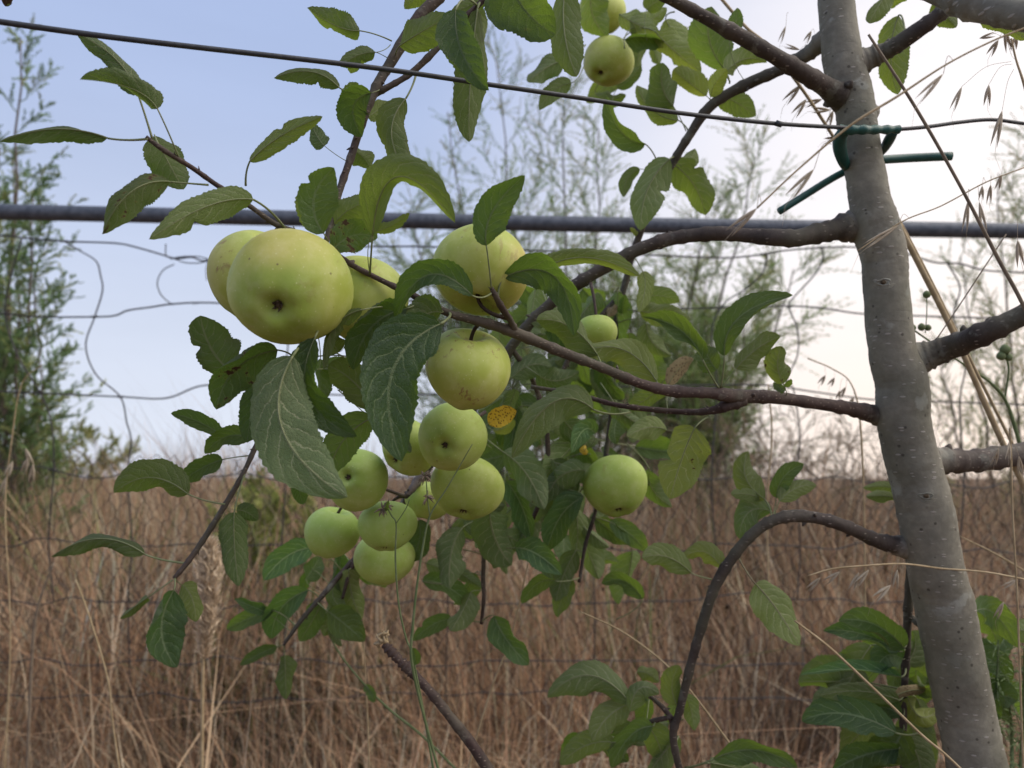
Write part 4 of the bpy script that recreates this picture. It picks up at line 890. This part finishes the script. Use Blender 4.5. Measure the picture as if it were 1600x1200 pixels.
# hidden-side leaves that fill the cluster: each seated on a limb
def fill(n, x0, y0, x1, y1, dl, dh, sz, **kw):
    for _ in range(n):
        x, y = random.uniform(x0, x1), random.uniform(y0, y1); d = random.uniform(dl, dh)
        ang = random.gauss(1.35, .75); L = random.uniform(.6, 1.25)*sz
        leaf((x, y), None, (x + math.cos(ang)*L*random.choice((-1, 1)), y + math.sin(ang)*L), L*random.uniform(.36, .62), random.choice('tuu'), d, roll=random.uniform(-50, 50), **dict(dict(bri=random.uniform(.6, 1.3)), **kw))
fill(28, 780, 430, 970, 720, .76, .86, 76)
fill(18, 760, 680, 920, 850, .76, .86, 80)
fill(10, 880, 470, 1010, 560, .80, .86, 60)
fill(5, 660, 800, 770, 900, .77, .82, 74)
fill(4, 960, 20, 1090, 120, .86, .93, 60, yel=.4)
fill(8, 480, 860, 560, 960, .79, .83, 56)
fill(6, 500, 560, 590, 660, .57, .60, 90)
fill(12, 1350, 990, 1450, 1180, .76, .84, 96, bri=.9)
fill(6, 1520, 960, 1620, 1120, .80, .88, 90)
fill(6, 900, 1060, 1070, 1160, .70, .76, 70)
def leaf_mass(n, x0, y0, x1, y1, dl, dh, sz):
    before = set(bpy.data.objects); random.seed(n); fill(n, x0, y0, x1, y1, dl, dh, sz)
    import bmesh
    bm = bmesh.new(); new = [o for o in bpy.data.objects if o not in before]
    for o in new: bm.from_mesh(o.data)
    me = bpy.data.meshes.new('small_leaves'); me.materials.append(M_LEAF); me.materials.append(M_VEIN); bm.to_mesh(me); bm.free()
    for o in new: bpy.data.objects.remove(o)
    o = bpy.data.objects.new('foliage', me); C.objects.link(o); o.parent = tree; o.matrix_parent_inverse = Matrix.Translation(-Vector(tree.location)); o['kind'] = 'stuff'; o.color = (.1, .15, 1.25, 1)
leaf_mass(56, 770, 440, 1000, 900, .84, .96, 74)
print('LEAVES', sum(1 for o in bpy.data.objects if o.name.startswith('leaf')))
# ------------------------------------------------------------------ apples
def apple(c, d, rx, ry, eye, label, stem_to=None, blush=.5, green=0.0, russ=.5, spin=0.0, taper=.12, eye_show=True):
    """c: centre pixel; rx, ry: radii in pixels; eye: direction of the eye (calyx) as seen: right, up, towards the camera."""
    k, m = 40, 34; V = []
    r = rx/FPX*d/1.065; hz = ry/FPX*d
    ph = random.uniform(0, 6.28)
    for i in range(m + 1):
        a = math.pi*i/m; ca, sa = math.cos(a), math.sin(a)              # i = 0 at the stalk, m at the eye
        for j in range(k):
            b = 2*math.pi*j/k
            rr = sa*(1 + taper*ca*.8)*(1 + .06*sa*sa)
            zz = ca*.92
            if ca > 0: zz -= .34*math.exp(-(rr/.30)**2)
            else:
                zz += .27*math.exp(-(rr/.21)**2); zz += -.016*math.cos(5*b + ph)*math.exp(-((rr - .45)/.22)**2)
            rr *= 1 + .016*math.cos(5*b + ph)*(1 - ca)/2 + .022*math.cos(2*b + ph*2) + .012*math.sin(3*b + ph)
            zz += .055*rr*math.cos(b - ph)
            V.append((rr*math.cos(b)*r, rr*math.sin(b)*r, zz*r))
    F = [(i*k + j, i*k + (j+1) % k, (i+1)*k + (j+1) % k, (i+1)*k + j)[::-1] for i in range(m) for j in range(k)]
    mb = MB(); mb.add(V, F); o = mb.build('apple', M_APPLE)
    ce = P(c[0], c[1], d); R = Vector((1, 0, 0)); U = Vector(_r[:, 1]); Bk = Vector(_r[:, 2])
    e = (R*eye[0] + U*eye[1] + Bk*eye[2]).normalized()
    q = (-e).to_track_quat('Z', 'Y') @ Quaternion((0, 0, 1), spin)
    o.location = ce; o.rotation_mode = 'QUATERNION'; o.rotation_quaternion = q
    # squash along the picture's vertical where the apple is flatter than wide: scale its own axes instead
    f = ry/rx; ez = abs(e.dot(U)); sz = f**ez if abs(f-1) > .01 else 1; sr = f**(1-ez)
    o.scale = (1, 1, sz) if ez > .5 else (1, 1, 1)
    tag(o, label, 'apple', 'green apples hanging on the branches'); o.color = (blush, green, russ, 1)
    # eye: five dried sepals and a tuft
    b = MB()
    for s in range(5):
        t = s*1.2566 + ph
        for z0, ln, lift in ((-.70, .16, -.05),):
            p0 = np.array([math.cos(t)*.045, math.sin(t)*.045, z0 + .02]); p1 = np.array([math.cos(t)*.075, math.sin(t)*.075, z0 - .04]); p2 = np.array([math.cos(t+.25)*.095, math.sin(t+.25)*.095, z0 - .10 + random.uniform(-.04, .04)])
            b.tube(np.array([p0, p1, p2])*r, [r*.026, r*.022, r*.005], 5)
    b.tube(np.array([[0, 0, -.62], [0, 0, -.70], [.01, 0, -.745]])*r, [r*.085, r*.07, r*.02], 8)
    cal = b.build('calyx', M_CALYX); cal.parent = o
    # stalk up to the nearest limb
    bpy.context.view_layer.update()
    top = np.array(o.matrix_world @ Vector((0, 0, r*.52)))
    up = np.array((o.matrix_world.to_3x3() @ Vector((0, 0, 1))).normalized())
    A, dist = nearest(top + up*.012) if stem_to is None else (P(*stem_to), 0)
    if np.linalg.norm(A - top) > .05: A = top + unit(unit(A - top) + up)*.04
    s = np.linspace(0, 1, 8)[:, None]; cp = top + up*.016
    pts = (1-s)**2*top + 2*s*(1-s)*cp + s*s*A
    inv = o.matrix_world.inverted(); loc = np.array([inv @ Vector(p) for p in pts])
    b = MB(); b.tube(loc, .0013*(1 + .4*np.abs(s[:, 0] - .4)), 7); stm = b.build('stem', M_TWIG); stm.parent = o
    return o
apple((453, 452), .460, 94, 88, (-.03, -.46, .85), 'large apple in front at left, its dark eye facing the viewer', blush=.55, spin=1.5, russ=.25)
apple((404, 433), .532, 79, 82, (-.35, -.8, -.25), 'apple half hidden behind the large front apple, at its left side', blush=.45, russ=.9, spin=2.6)
apple((566, 470), .528, 71, 80, (-.05, -.85, .32), 'apple behind the twig between the large front apple and the upper right one', blush=.4, russ=.5, spin=.4)
apple((752, 420), .532, 77, 80, (.12, .9, -.35), 'upright apple with a leaf before it, just above the main branch', blush=.75, russ=.5, spin=-.4, stem_to=(792, 497, .525), taper=.10)
apple((731, 577), .540, 68, 76, (-.1, -.88, -.35), 'scuffed apple hanging directly below the main branch, beside the big dark leaf', blush=.35, russ=1.0, spin=2.0)
apple((706, 684), .605, 55, 46, (-.2, -.22, .92), 'flat small apple showing its eye, right under the scuffed apple', green=.5, blush=.1, russ=.2)
apple((637, 700), .648, 46, 43, (-.5, -.5, .6), 'apple mostly hidden behind the tip of the big dark leaf', green=.55, blush=.1, russ=.3)
apple((730, 763), .665, 60, 53, (-.12, -.85, .50), 'apple at the right of the low cluster, its eye at the bottom', green=.35, blush=.2, russ=.15)
apple((556, 749), .655, 50, 48, (-.15, .22, .95), 'apple at upper left of the low cluster with its eye towards the viewer', green=.7, blush=.0, russ=.1)
apple((518, 832), .705, 43, 48, (-.3, -.95, -.05), 'leftmost apple of the low cluster, smooth with no eye showing', green=.85, blush=.0, russ=.1)
apple((605, 822), .680, 47, 46, (-.05, -.88, .45), 'front bottom apple of the low cluster, a dry weed head before it', green=.85, blush=.0, russ=.1)
apple((601, 872), .745, 49, 46, (0, -.95, -.2), 'lowest apple of the cluster, in shade behind the front one', green=.6, blush=.0, russ=.2)
apple((670, 782), .740, 38, 36, (-.2, -.8, .2), 'dim apple tucked between the others in the middle of the low cluster', green=.5, blush=.0, russ=.3)
apple((962, 760), .760, 51, 55, (.05, -.84, .52), 'single apple hanging alone right of the cluster among greyish leaves', green=.65, blush=.05, russ=.3)
apple((932, 521), .690, 34, 34, (0, -.9, .1), 'small apple half hidden by leaves just above the main branch', green=.5, blush=.1, russ=.2)
apple((950, 97), .850, 40, 44, (-.45, -.75, .48), 'lower apple of the pair at the top of the picture', blush=.6, spin=1.0, russ=.2)
apple((941, 20), .895, 38, 39, (.1, -.8, -.3), 'upper apple of the pair at the top edge, partly behind a leaf', blush=.5, spin=2.2, russ=.2)

# ------------------------------------------------------------------ trellis wire and tie
b = MB(); wp = [(-160, 8), (0, 34), (150, 55), (300, 73), (450, 90), (600, 108), (750, 130), (900, 152), (1050, 175), (1200, 192), (1310, 199)]
def wd(x): return 1/(1/.42 + (1/.640 - 1/.42)*(x/1310))
pts = [P(x, y, wd(x)) for x, y in wp] + [P(1345, 201, .645), P(1400, 202, .66), (P(1450, 198, .67)), P(1500, 191, .68), P(1550, 187, .69), P(1600, 193, .70), P(1700, 205, .72)]
b.tube(spline(pts, 8), .00165, 10)
for f in (.04, .3, .52, .67): pass
b.tube([P(1212, 192, .615), P(1222, 195, .6145)], .0024, 8)
tw = b.build('trellis_wire', M_WIRE); tag(tw, 'black training wire stretched across the top of the view, in front of the leaves', 'wire')
tie = empty('tree_tie', P(1345, 210, .66)); tag(tie, 'green plastic tube tie wrapped round the trunk and the wire, with loose ends', 'tie')
def band(rows, name='band', mat=None, flat=.45):
    a = spline(rows, 10); c = np.array([P(x, y, d) for x, y, _, d in a]); b = MB(); b.tube(c, a[:, 2]/2/FPX*a[:, 3], 12)
    return b.build(name, mat or M_TIE, tie)
band([(1312 + 4.6*q, 203 - .03*q, 15.5 - .16*q + 1.7*math.cos(q*math.pi*.5), .6455 - .003*math.sin(min(1, q/12)*math.pi) + .0006*max(0, q - 8)) for q in range(21)], 'wire_wrap')
band([(1322, 203, 15, .650), (1313, 214, 20, .656), (1312, 232, 20, .664), (1318, 252, 17, .674), (1328, 264, 14, .69), (1345, 262, 12, .705)], 'strap')
band([(1396, 206, 14, .664), (1390, 217, 16, .674), (1381, 232, 14, .69), (1368, 246, 12, .71)], 'strap', M_TIED)
def tube_end(pts, r):
    b = MB(); p = spline(pts, 8); b.tube(p, r, 12); b.build('loose_end', M_TIE, tie)
tube_end([P(1372, 250, .715), P(1420, 247, .72), P(1487, 244, .715)], .0040)
tube_end([P(1340, 258, .71), P(1300, 279, .715), P(1258, 305, .71), P(1218, 330, .705)], .0034)

# ------------------------------------------------------------------ pruned twig at the bottom
b = MB(); a = spline([(800, 1255, 19, .60), (770, 1212, 18, .60), (735, 1160, 17, .60), (705, 1122, 15, .60), (680, 1090, 15, .60), (655, 1062, 14, .60), (635, 1042, 15, .60), (615, 1022, 15, .60), (600, 1006, 12, .60)], 12)
rad = a[:, 2]/2/FPX*a[:, 3]; n = len(a); s = np.arange(n)
rad *= 1 + np.where(s > n*.66, np.clip(rng.normal(.06, .16, n), -.2, .4), .03*np.sin(s*.8)) + .14*np.exp(-((s - n*.32)/1.5)**2) + .12*np.exp(-((s - n*.50)/1.5)**2)
b.tube([P(x, y, d) for x, y, _, d in a], rad, 12)
dead = b.build('dead_twig', M_TWIG); tag(dead, 'bare reddish pruned twig with a knobbly tip rising from the bottom edge', 'twig')
b = MB()
for i in range(16):
    c = P(596 + random.uniform(-7, 9), 1000 + random.uniform(-10, 8), .60 + random.uniform(-.003, .003)); dd = unit(np.array([random.uniform(-1, 1), random.uniform(-.5, .5), random.uniform(0, 1.2)]))
    b.tube([c - dd*.003, c, c + dd*.0035], [.0010, .0014, .0003], 5)
b.build('bud_cluster', M_STRAW, dead)

# ------------------------------------------------------------------ wild oats: culms with hanging spikelets
def spikelet(b, p, dirn, L, wdt, mat=0):
    """Two papery husks opening from one point, with an awn."""
    dirn = unit(dirn); s = unit(np.cross(dirn, [0, 1, .2]))
    for sg in (-1, 1):
        t = np.linspace(0, 1, 9); c = p + np.outer(t*L, dirn) + np.outer(np.sin(t*math.pi*.6)*wdt*.35*sg + t*t*wdt*.25*sg, s)
        b.tube(c, np.maximum(np.sin(t**.8*math.pi)*wdt*.27, wdt*.012), 6, mat)
    b.tube([p + dirn*L*.5, p + dirn*L*1.2 + s*L*.08, p + dirn*L*1.6 + s*L*.35], [wdt*.05, wdt*.03, wdt*.015], 4, mat)
def oat(name, rows, label, spikes=(), mat=M_STRAW, group='dry grass stalks around the tree', cat='grass stalk'):
    """rows (x, y, width px, depth); spikes (x, y, tipx, tipy, width px, depth, stalk x, stalk y)."""
    a = spline(rows, 8); base = P(*[rows[-1][0], rows[-1][1], rows[-1][3]])
    root = empty(name, base); tag(root, label, cat, group)
    b = MB(); b.tube([P(x, y, d) for x, y, _, d in a], np.maximum(a[:, 2]/2/FPX*a[:, 3], .00018), 7); b.build('culm', mat, root)
    for x, y, tx, ty, wpx, d, sx, sy in spikes:
        q = MB(); p, e = P(x, y, d), P(tx, ty, d + random.uniform(-.006, .006)); spikelet(q, p, e - p, np.linalg.norm(e - p)*.85, wpx/FPX*d)
        A = P(sx, sy, d); m = (A + p)/2 + np.array([0, 0, .006]); q.tube(spline([A, m, p], 5), .00016, 4, 0); q.build('spikelet', M_HUSK, root)
    return root
oat('grass_stalk', [(1357, 54, 4, .58), (1431, 169, 5, .58), (1500, 290, 5, .58), (1560, 405, 6, .58), (1605, 490, 6, .58), (1700, 700, 7, .58)], 'dark thin grass stalk slanting down right from the top branch beside the tie', mat=M_STRAWD)
oat('grass_stalk', [(1393, 330, 9, .74), (1430, 402, 9, .74), (1489, 519, 9, .74), (1530, 610, 9, .74), (1566, 691, 9, .74), (1610, 780, 9, .74), (1720, 1000, 14, .74)], 'thick pale broken straw leaning to the right behind the trunk', mat=M_STRAW)
oat('grass_stalk', [(1395, 325, 4, .78), (1445, 420, 5, .78), (1500, 530, 5, .78), (1560, 650, 5, .78), (1620, 770, 5, .78)], 'thin straw running beside the thick broken straw behind the trunk')
oat('wild_oat', [(1120, -10, 5, .76), (1165, 42, 5, .76), (1200, 72, 5, .76), (1250, 135, 5, .76), (1290, 195, 5, .76), (1318, 240, 5, .76)], 'oat stalk with open husks crossing behind the fork left of the trunk',
    [(1252, 132, 1221, 166, 9, .76, 1255, 130), (1260, 155, 1236, 186, 9, .76, 1270, 160), (1285, 155, 1252, 166, 7, .76, 1290, 170), (1298, 172, 1262, 172, 7, .76, 1296, 185), (1302, 172, 1290, 205, 7, .76, 1296, 188), (1306, 215, 1284, 222, 7, .76, 1310, 222),
     (1228, 40, 1216, 72, 5, .76, 1232, 20), (1250, 78, 1222, 70, 5, .76, 1262, 86), (1268, 48, 1256, 70, 6, .76, 1275, 60)])
oat('wild_oat', [(1640, 30, 3, .40), (1560, 60, 3, .40), (1480, 100, 3, .40), (1400, 152, 4, .40), (1330, 195, 4, .40), (1250, 262, 3, .40), (1183, 325, 3, .40)], 'pale oat stalk nearest the viewer sweeping across the trunk above the tie',
    [(1183, 325, 1130, 372, 11, .40, 1190, 318), (1272, 264, 1224, 318, 11, .40, 1300, 225), (1474, 115, 1426, 166, 9, .40, 1490, 95)])
oat('wild_oat', [(1580, 60, 3, .62), (1588, 95, 3, .62), (1602, 140, 4, .62), (1630, 260, 4, .62)], 'oat head with long hanging husks at the upper right edge',
    [(1560, 62, 1542, 92, 8, .62, 1582, 50), (1570, 45, 1578, 88, 8, .62, 1582, 40), (1588, 55, 1582, 82, 8, .62, 1584, 45), (1503, 135, 1484, 180, 7, .62, 1580, 96), (1545, 132, 1541, 172, 8, .62, 1582, 100), (1566, 172, 1550, 240, 9, .62, 1584, 108), (1530, 60, 1560, 52, 6, .62, 1578, 66)])
oat('wild_oat', [(1600, 262, 2, .66), (1540, 285, 2, .66), (1470, 322, 2, .66), (1410, 346, 2, .66), (1340, 392, 2, .66)], 'hair-thin oat stalk with slim husks right of the trunk, over the pipe',
    [(1565, 272, 1556, 302, 6, .66, 1570, 270), (1548, 288, 1544, 325, 6, .66, 1550, 282), (1535, 290, 1532, 318, 6, .66, 1540, 285), (1513, 312, 1506, 372, 7, .66, 1515, 300), (1530, 315, 1540, 370, 7, .66, 1528, 290), (1590, 375, 1596, 425, 9, .55, 1592, 340), (1404, 352, 1340, 392, 8, .62, 1420, 340)])
oat('wild_oat', [(1600, 905, 3, .66), (1540, 894, 3, .66), (1470, 888, 3, .66), (1411, 881, 3, .64), (1350, 884, 3, .63), (1300, 889, 3, .63), (1262, 900, 2, .63)], 'oat stalk with pale husks hanging left of the trunk, under the arching branch',
    [(1282, 902, 1258, 926, 7, .63, 1300, 889), (1312, 893, 1284, 914, 8, .63, 1320, 887), (1342, 894, 1326, 930, 8, .63, 1345, 885), (1358, 890, 1332, 920, 8, .63, 1365, 884), (1392, 914, 1360, 942, 10, .63, 1400, 882), (1402, 890, 1398, 925, 7, .63, 1405, 882), (1590, 905, 1560, 922, 6, .66, 1600, 905), (1568, 940, 1553, 972, 7, .66, 1575, 900)])
oat('grass_stalk', [(1572, 366, 2, .7), (1530, 430, 2, .7), (1489, 492, 2, .7), (1436, 570, 2, .7)], 'hair-thin stalk leaning left across the thick broken straw, right of the trunk', mat=M_STRAWD)
oat('wild_oat', [(1262, 560, 2, 1.0), (1300, 576, 2, 1.0), (1330, 600, 2, 1.0), (1344, 660, 3, 1.0), (1350, 800, 3, 1.0), (1352, 1000, 3, 1.0)], 'faint oat head nodding against the sky just left of the trunk, above the main branch',
    [(1290, 586, 1278, 604, 6, 1.0, 1288, 571), (1304, 590, 1294, 606, 6, 1.0, 1306, 580), (1322, 604, 1308, 626, 6, 1.0, 1324, 596), (1334, 620, 1324, 640, 6, 1.0, 1336, 610), (1312, 610, 1308, 628, 5, 1.0, 1318, 592)])
oat('grass_stalk', [(1500, 838, 2, .9), (1560, 868, 3, .9), (1620, 906, 3, .9), (1680, 960, 3, .9)], 'reddish dry stalk running down right from behind the trunk at its lower half')
oat('wild_oat', [(1578, 668, 2, .62), (1580, 720, 3, .62), (1582, 800, 3, .62), (1590, 950, 3, .62), (1600, 1240, 3, .62)], 'upright oat stalk at the right edge, in front of the short lower limb',
    [(1577, 690, 1574, 726, 7, .62, 1578, 672), (1560, 700, 1550, 732, 7, .62, 1579, 690), (1592, 712, 1596, 748, 7, .62, 1580, 700)])
oat('grass_stalk', [(1200, 600, 2, 1.2), (1206, 680, 3, 1.2), (1198, 800, 3, 1.2), (1204, 1000, 4, 1.2)], 'pale upright stalk under the leafy spur of the main branch, left of the trunk')
oat('grass_stalk', [(1242, 970, 3, .60), (1300, 1015, 4, .60), (1380, 1090, 4, .60), (1440, 1148, 4, .60), (1482, 1183, 4, .60), (1540, 1240, 4, .60)], 'pale straw slanting down right in front of the low leafy shoot')
oat('grass_stalk', [(905, 955, 2, .72), (980, 992, 3, .72), (1060, 1058, 3, .72), (1141, 1163, 4, .72), (1180, 1220, 4, .72)], 'thin straw slanting past the lower end of the arching branch')
oat('grass_stalk', [(825, 880, 2, .85), (800, 990, 3, .85), (770, 1070, 3, .85), (745, 1150, 3, .85), (725, 1230, 4, .85)], 'pale straw leaning left, right of the pruned twig')
oat('grass_stalk', [(566, 940, 2, .9), (570, 1040, 2.5, .9), (574, 1120, 3, .9), (578, 1230, 3, .9)], 'upright pale straw just left of the pruned twig tip')
oat('grass_stalk', [(118, 905, 2, 1.0), (140, 965, 3, 1.0), (168, 1060, 3, 1.0), (176, 1130, 3, 1.0), (192, 1240, 4, 1.0)], 'pale straw in the dry grass at the lower left corner')
oat('grass_stalk', [(84, 880, 3, 1.3), (62, 940, 4, 1.3), (52, 1000, 5, 1.3), (46, 1120, 5, 1.3), (40, 1260, 5, 1.3)], 'dark bent reed stem at the lower left edge', mat=M_STRAWD)
oat('wild_oat', [(66, 570, 1, 1.3), (34, 600, 1.5, 1.3), (18, 690, 2, 1.3), (8, 800, 2.3, 1.3), (16, 1000, 2.3, 1.3), (4, 1260, 3, 1.3)], 'faded oat stalk at the left edge, before the dense bush',
    [(20, 720, 8, 750, 7, 1.3, 14, 690), (44, 715, 34, 745, 7, 1.3, 16, 680), (52, 725, 48, 760, 7, 1.3, 16, 690), (10, 745, 0, 780, 7, 1.3, 10, 720), (40, 700, 52, 735, 7, 1.3, 16, 670)])
# plume grass
root = empty('plume_grass', P(320, 1210, 1.15)); tag(root, 'fluffy pale plume of dry grass left of the low apple cluster', 'grass plume')
a = spline([(328, 850, 2, 1.15), (327, 900, 3, 1.15), (322, 980, 4, 1.15), (317, 1050, 5, 1.15), (315, 1240, 6, 1.15)], 8)
b = MB(); b.tube([P(x, y, d) for x, y, _, d in a], a[:, 2]/2/FPX*a[:, 3], 6); b.build('culm', M_STRAW, root)
segs = []
for i in range(5200):
    t = random.random(); y = 850 + 180*t; wv = math.sin(min(1, t*1.06)**.75*math.pi)*20 + 3
    x = 328 - 9*t; p = P(x + random.gauss(0, .35)*wv, y, 1.15 + random.gauss(0, .35)*wv/FPX); segs.append((p, p + np.array([random.gauss(0, .006), random.gauss(0, .006), random.uniform(.004, .018)])))
V, F, Cc = strips(np.array(segs), .0026, np.array([(.62, .50, .36)])*(.7 + .6*rng.random((5200, 1))))
fast_mesh('plume', V, F, M_TONE, Cc, parent=root)

# ------------------------------------------------------------------ thin green weeds in front
def weed(rows_list, label, heads=(), leaves=(), cat='weed'):
    r0 = rows_list[0][-1]; root = empty('thin_weed', P(r0[0], r0[1], r0[3])); tag(root, label, cat, 'thin green weeds')
    for rows in rows_list:
        a = spline(rows, 8); b = MB(); b.tube([P(x, y, d) for x, y, _, d in a], a[:, 2]*.75/2/FPX*a[:, 3], 7); b.build('stem', M_WEED, root)
    for x, y, s, d in heads:
        b = MB(); c = P(x, y, d)
        for i in range(15):
            dd = unit(rng.normal(size=3)); L = s/FPX*d*random.uniform(.5, 1.0); b.tube([c, c + dd*L*.6, c + dd*L + np.array([0, 0, -.15*L])], [.0005, .0006, .0002], 4)
        b.build('dry_head', M_STRAWD, root)
    for x, y, tx, ty, wpx, d in leaves:
        leaf((x, y), None, (tx, ty), wpx, 't', d, a=(x, y, d), parent=root, bri=1.6, yel=.2)
    return root
weed([[(738, 694, 2, .56), (700, 760, 3, .56), (672, 806, 4, .56), (660, 860, 5, .56), (651, 920, 5, .56), (645, 980, 6, .56), (643, 1030, 6, .56), (660, 1110, 6, .57), (690, 1220, 6, .58)],
      [(672, 806, 3, .56), (668, 780, 3, .56), (666, 752, 2, .56), (662, 738, 2, .56)]], 'green weed stem rising across the lower cluster towards the right apple', [(663, 744, 14, .56), (667, 776, 14, .56)], [(645, 1012, 652, 1038, 18, .56)])
weed([[(604, 792, 2, .57), (612, 806, 3, .57), (619, 820, 3, .57), (618, 876, 4, .57), (623, 944, 4, .57), (634, 995, 4, .57), (645, 1028, 4, .57), (665, 1130, 5, .58), (680, 1220, 5, .58)], [(619, 818, 2, .57), (634, 795, 2, .57), (640, 780, 2, .57)]],
     'slim weed stem with a dry flower head in front of the bottom apple', [(598, 796, 17, .57), (606, 790, 14, .57)], [(602, 798, 606, 782, 8, .57)])
weed([[(500, 960, 3, .85), (530, 1020, 4, .85), (570, 1070, 4, .85), (610, 1110, 5, .85), (660, 1150, 5, .85), (720, 1210, 5, .85)]], 'bent green weed stem in the dry grass left of the pruned twig', (), [(570, 1070, 585, 1098, 18, .85)])
weed([[(1428, 516, 4, .80), (1470, 545, 4, .80), (1510, 572, 5, .80), (1550, 600, 6, .80), (1573, 630, 7, .80), (1592, 690, 8, .80), (1620, 800, 8, .80)], [(1570, 625, 4, .80), (1576, 580, 4, .80), (1572, 555, 3, .80)], [(1446, 520, 2, .80), (1448, 490, 2, .80), (1448, 462, 2, .80)]],
     'green weed with round seed pods right of the trunk')
pod_root = bpy.data.objects['thin_weed.003']
for x, y, r in ((1448, 460, 6), (1440, 511, 6), (1450, 512, 5), (1425, 512, 6), (1570, 546, 8), (1564, 556, 7), (1576, 558, 6)):
    b = MB(); c = P(x, y, .80); q = r/FPX*.80; b.tube([c + np.array([0, 0, z*q]) for z in (-1, -.8, -.3, .3, .8, 1.05)], [q*.2, q*.65, q, q*.95, q*.55, q*.1], 9); b.build('seed_pod', M_WEED, pod_root)
# feathery green weed right of the trunk base
root = empty('feathery_weed', P(1570, 1220, .80)); tag(root, 'pale feathery green weed at the lower right corner, beside the trunk', 'weed')
segs = []; cols = []
for k, (x0, y0, x1, y1) in enumerate(((1572, 1260, 1560, 1000), (1590, 1260, 1600, 1010), (1560, 1260, 1535, 1040), (1580, 1260, 1575, 1060), (1600, 1260, 1640, 1060))):
    rows = spline([(x0, y0, 7, .80), ((x0+x1)/2 + random.uniform(-8, 8), (y0+y1)/2, 5, .79 + .02*k), (x1, y1, 2, .79)], 10); c = np.array([P(x, y, d) for x, y, _, d in rows])
    b = MB(); b.tube(c, rows[:, 2]/2/FPX*rows[:, 3], 6); b.build('stem', M_WEED, root)
    for i in range(130):
        f = random.uniform(.1, 1)*(len(c) - 1.01); i0 = int(f); p = c[i0] + (c[i0+1] - c[i0])*(f - i0); dd = unit(rng.normal(size=3)*np.array([1, .8, .5]) + np.array([0, 0, .35])); L = random.uniform(.010, .026)
        q = [p + dd*L*s + np.array([0, 0, -.006])*s*s for s in (0, .33, .66, 1)]
        for h in range(3): segs.append((q[h], q[h+1])); cols.append(np.array((.20, .26, .12))*random.uniform(.7, 1.3))
V, F, Cc = strips(np.array(segs), .0016, np.array(cols)); fo = fast_mesh('foliage', V, F, M_FOL, Cc, parent=root); fo['kind'] = 'stuff'
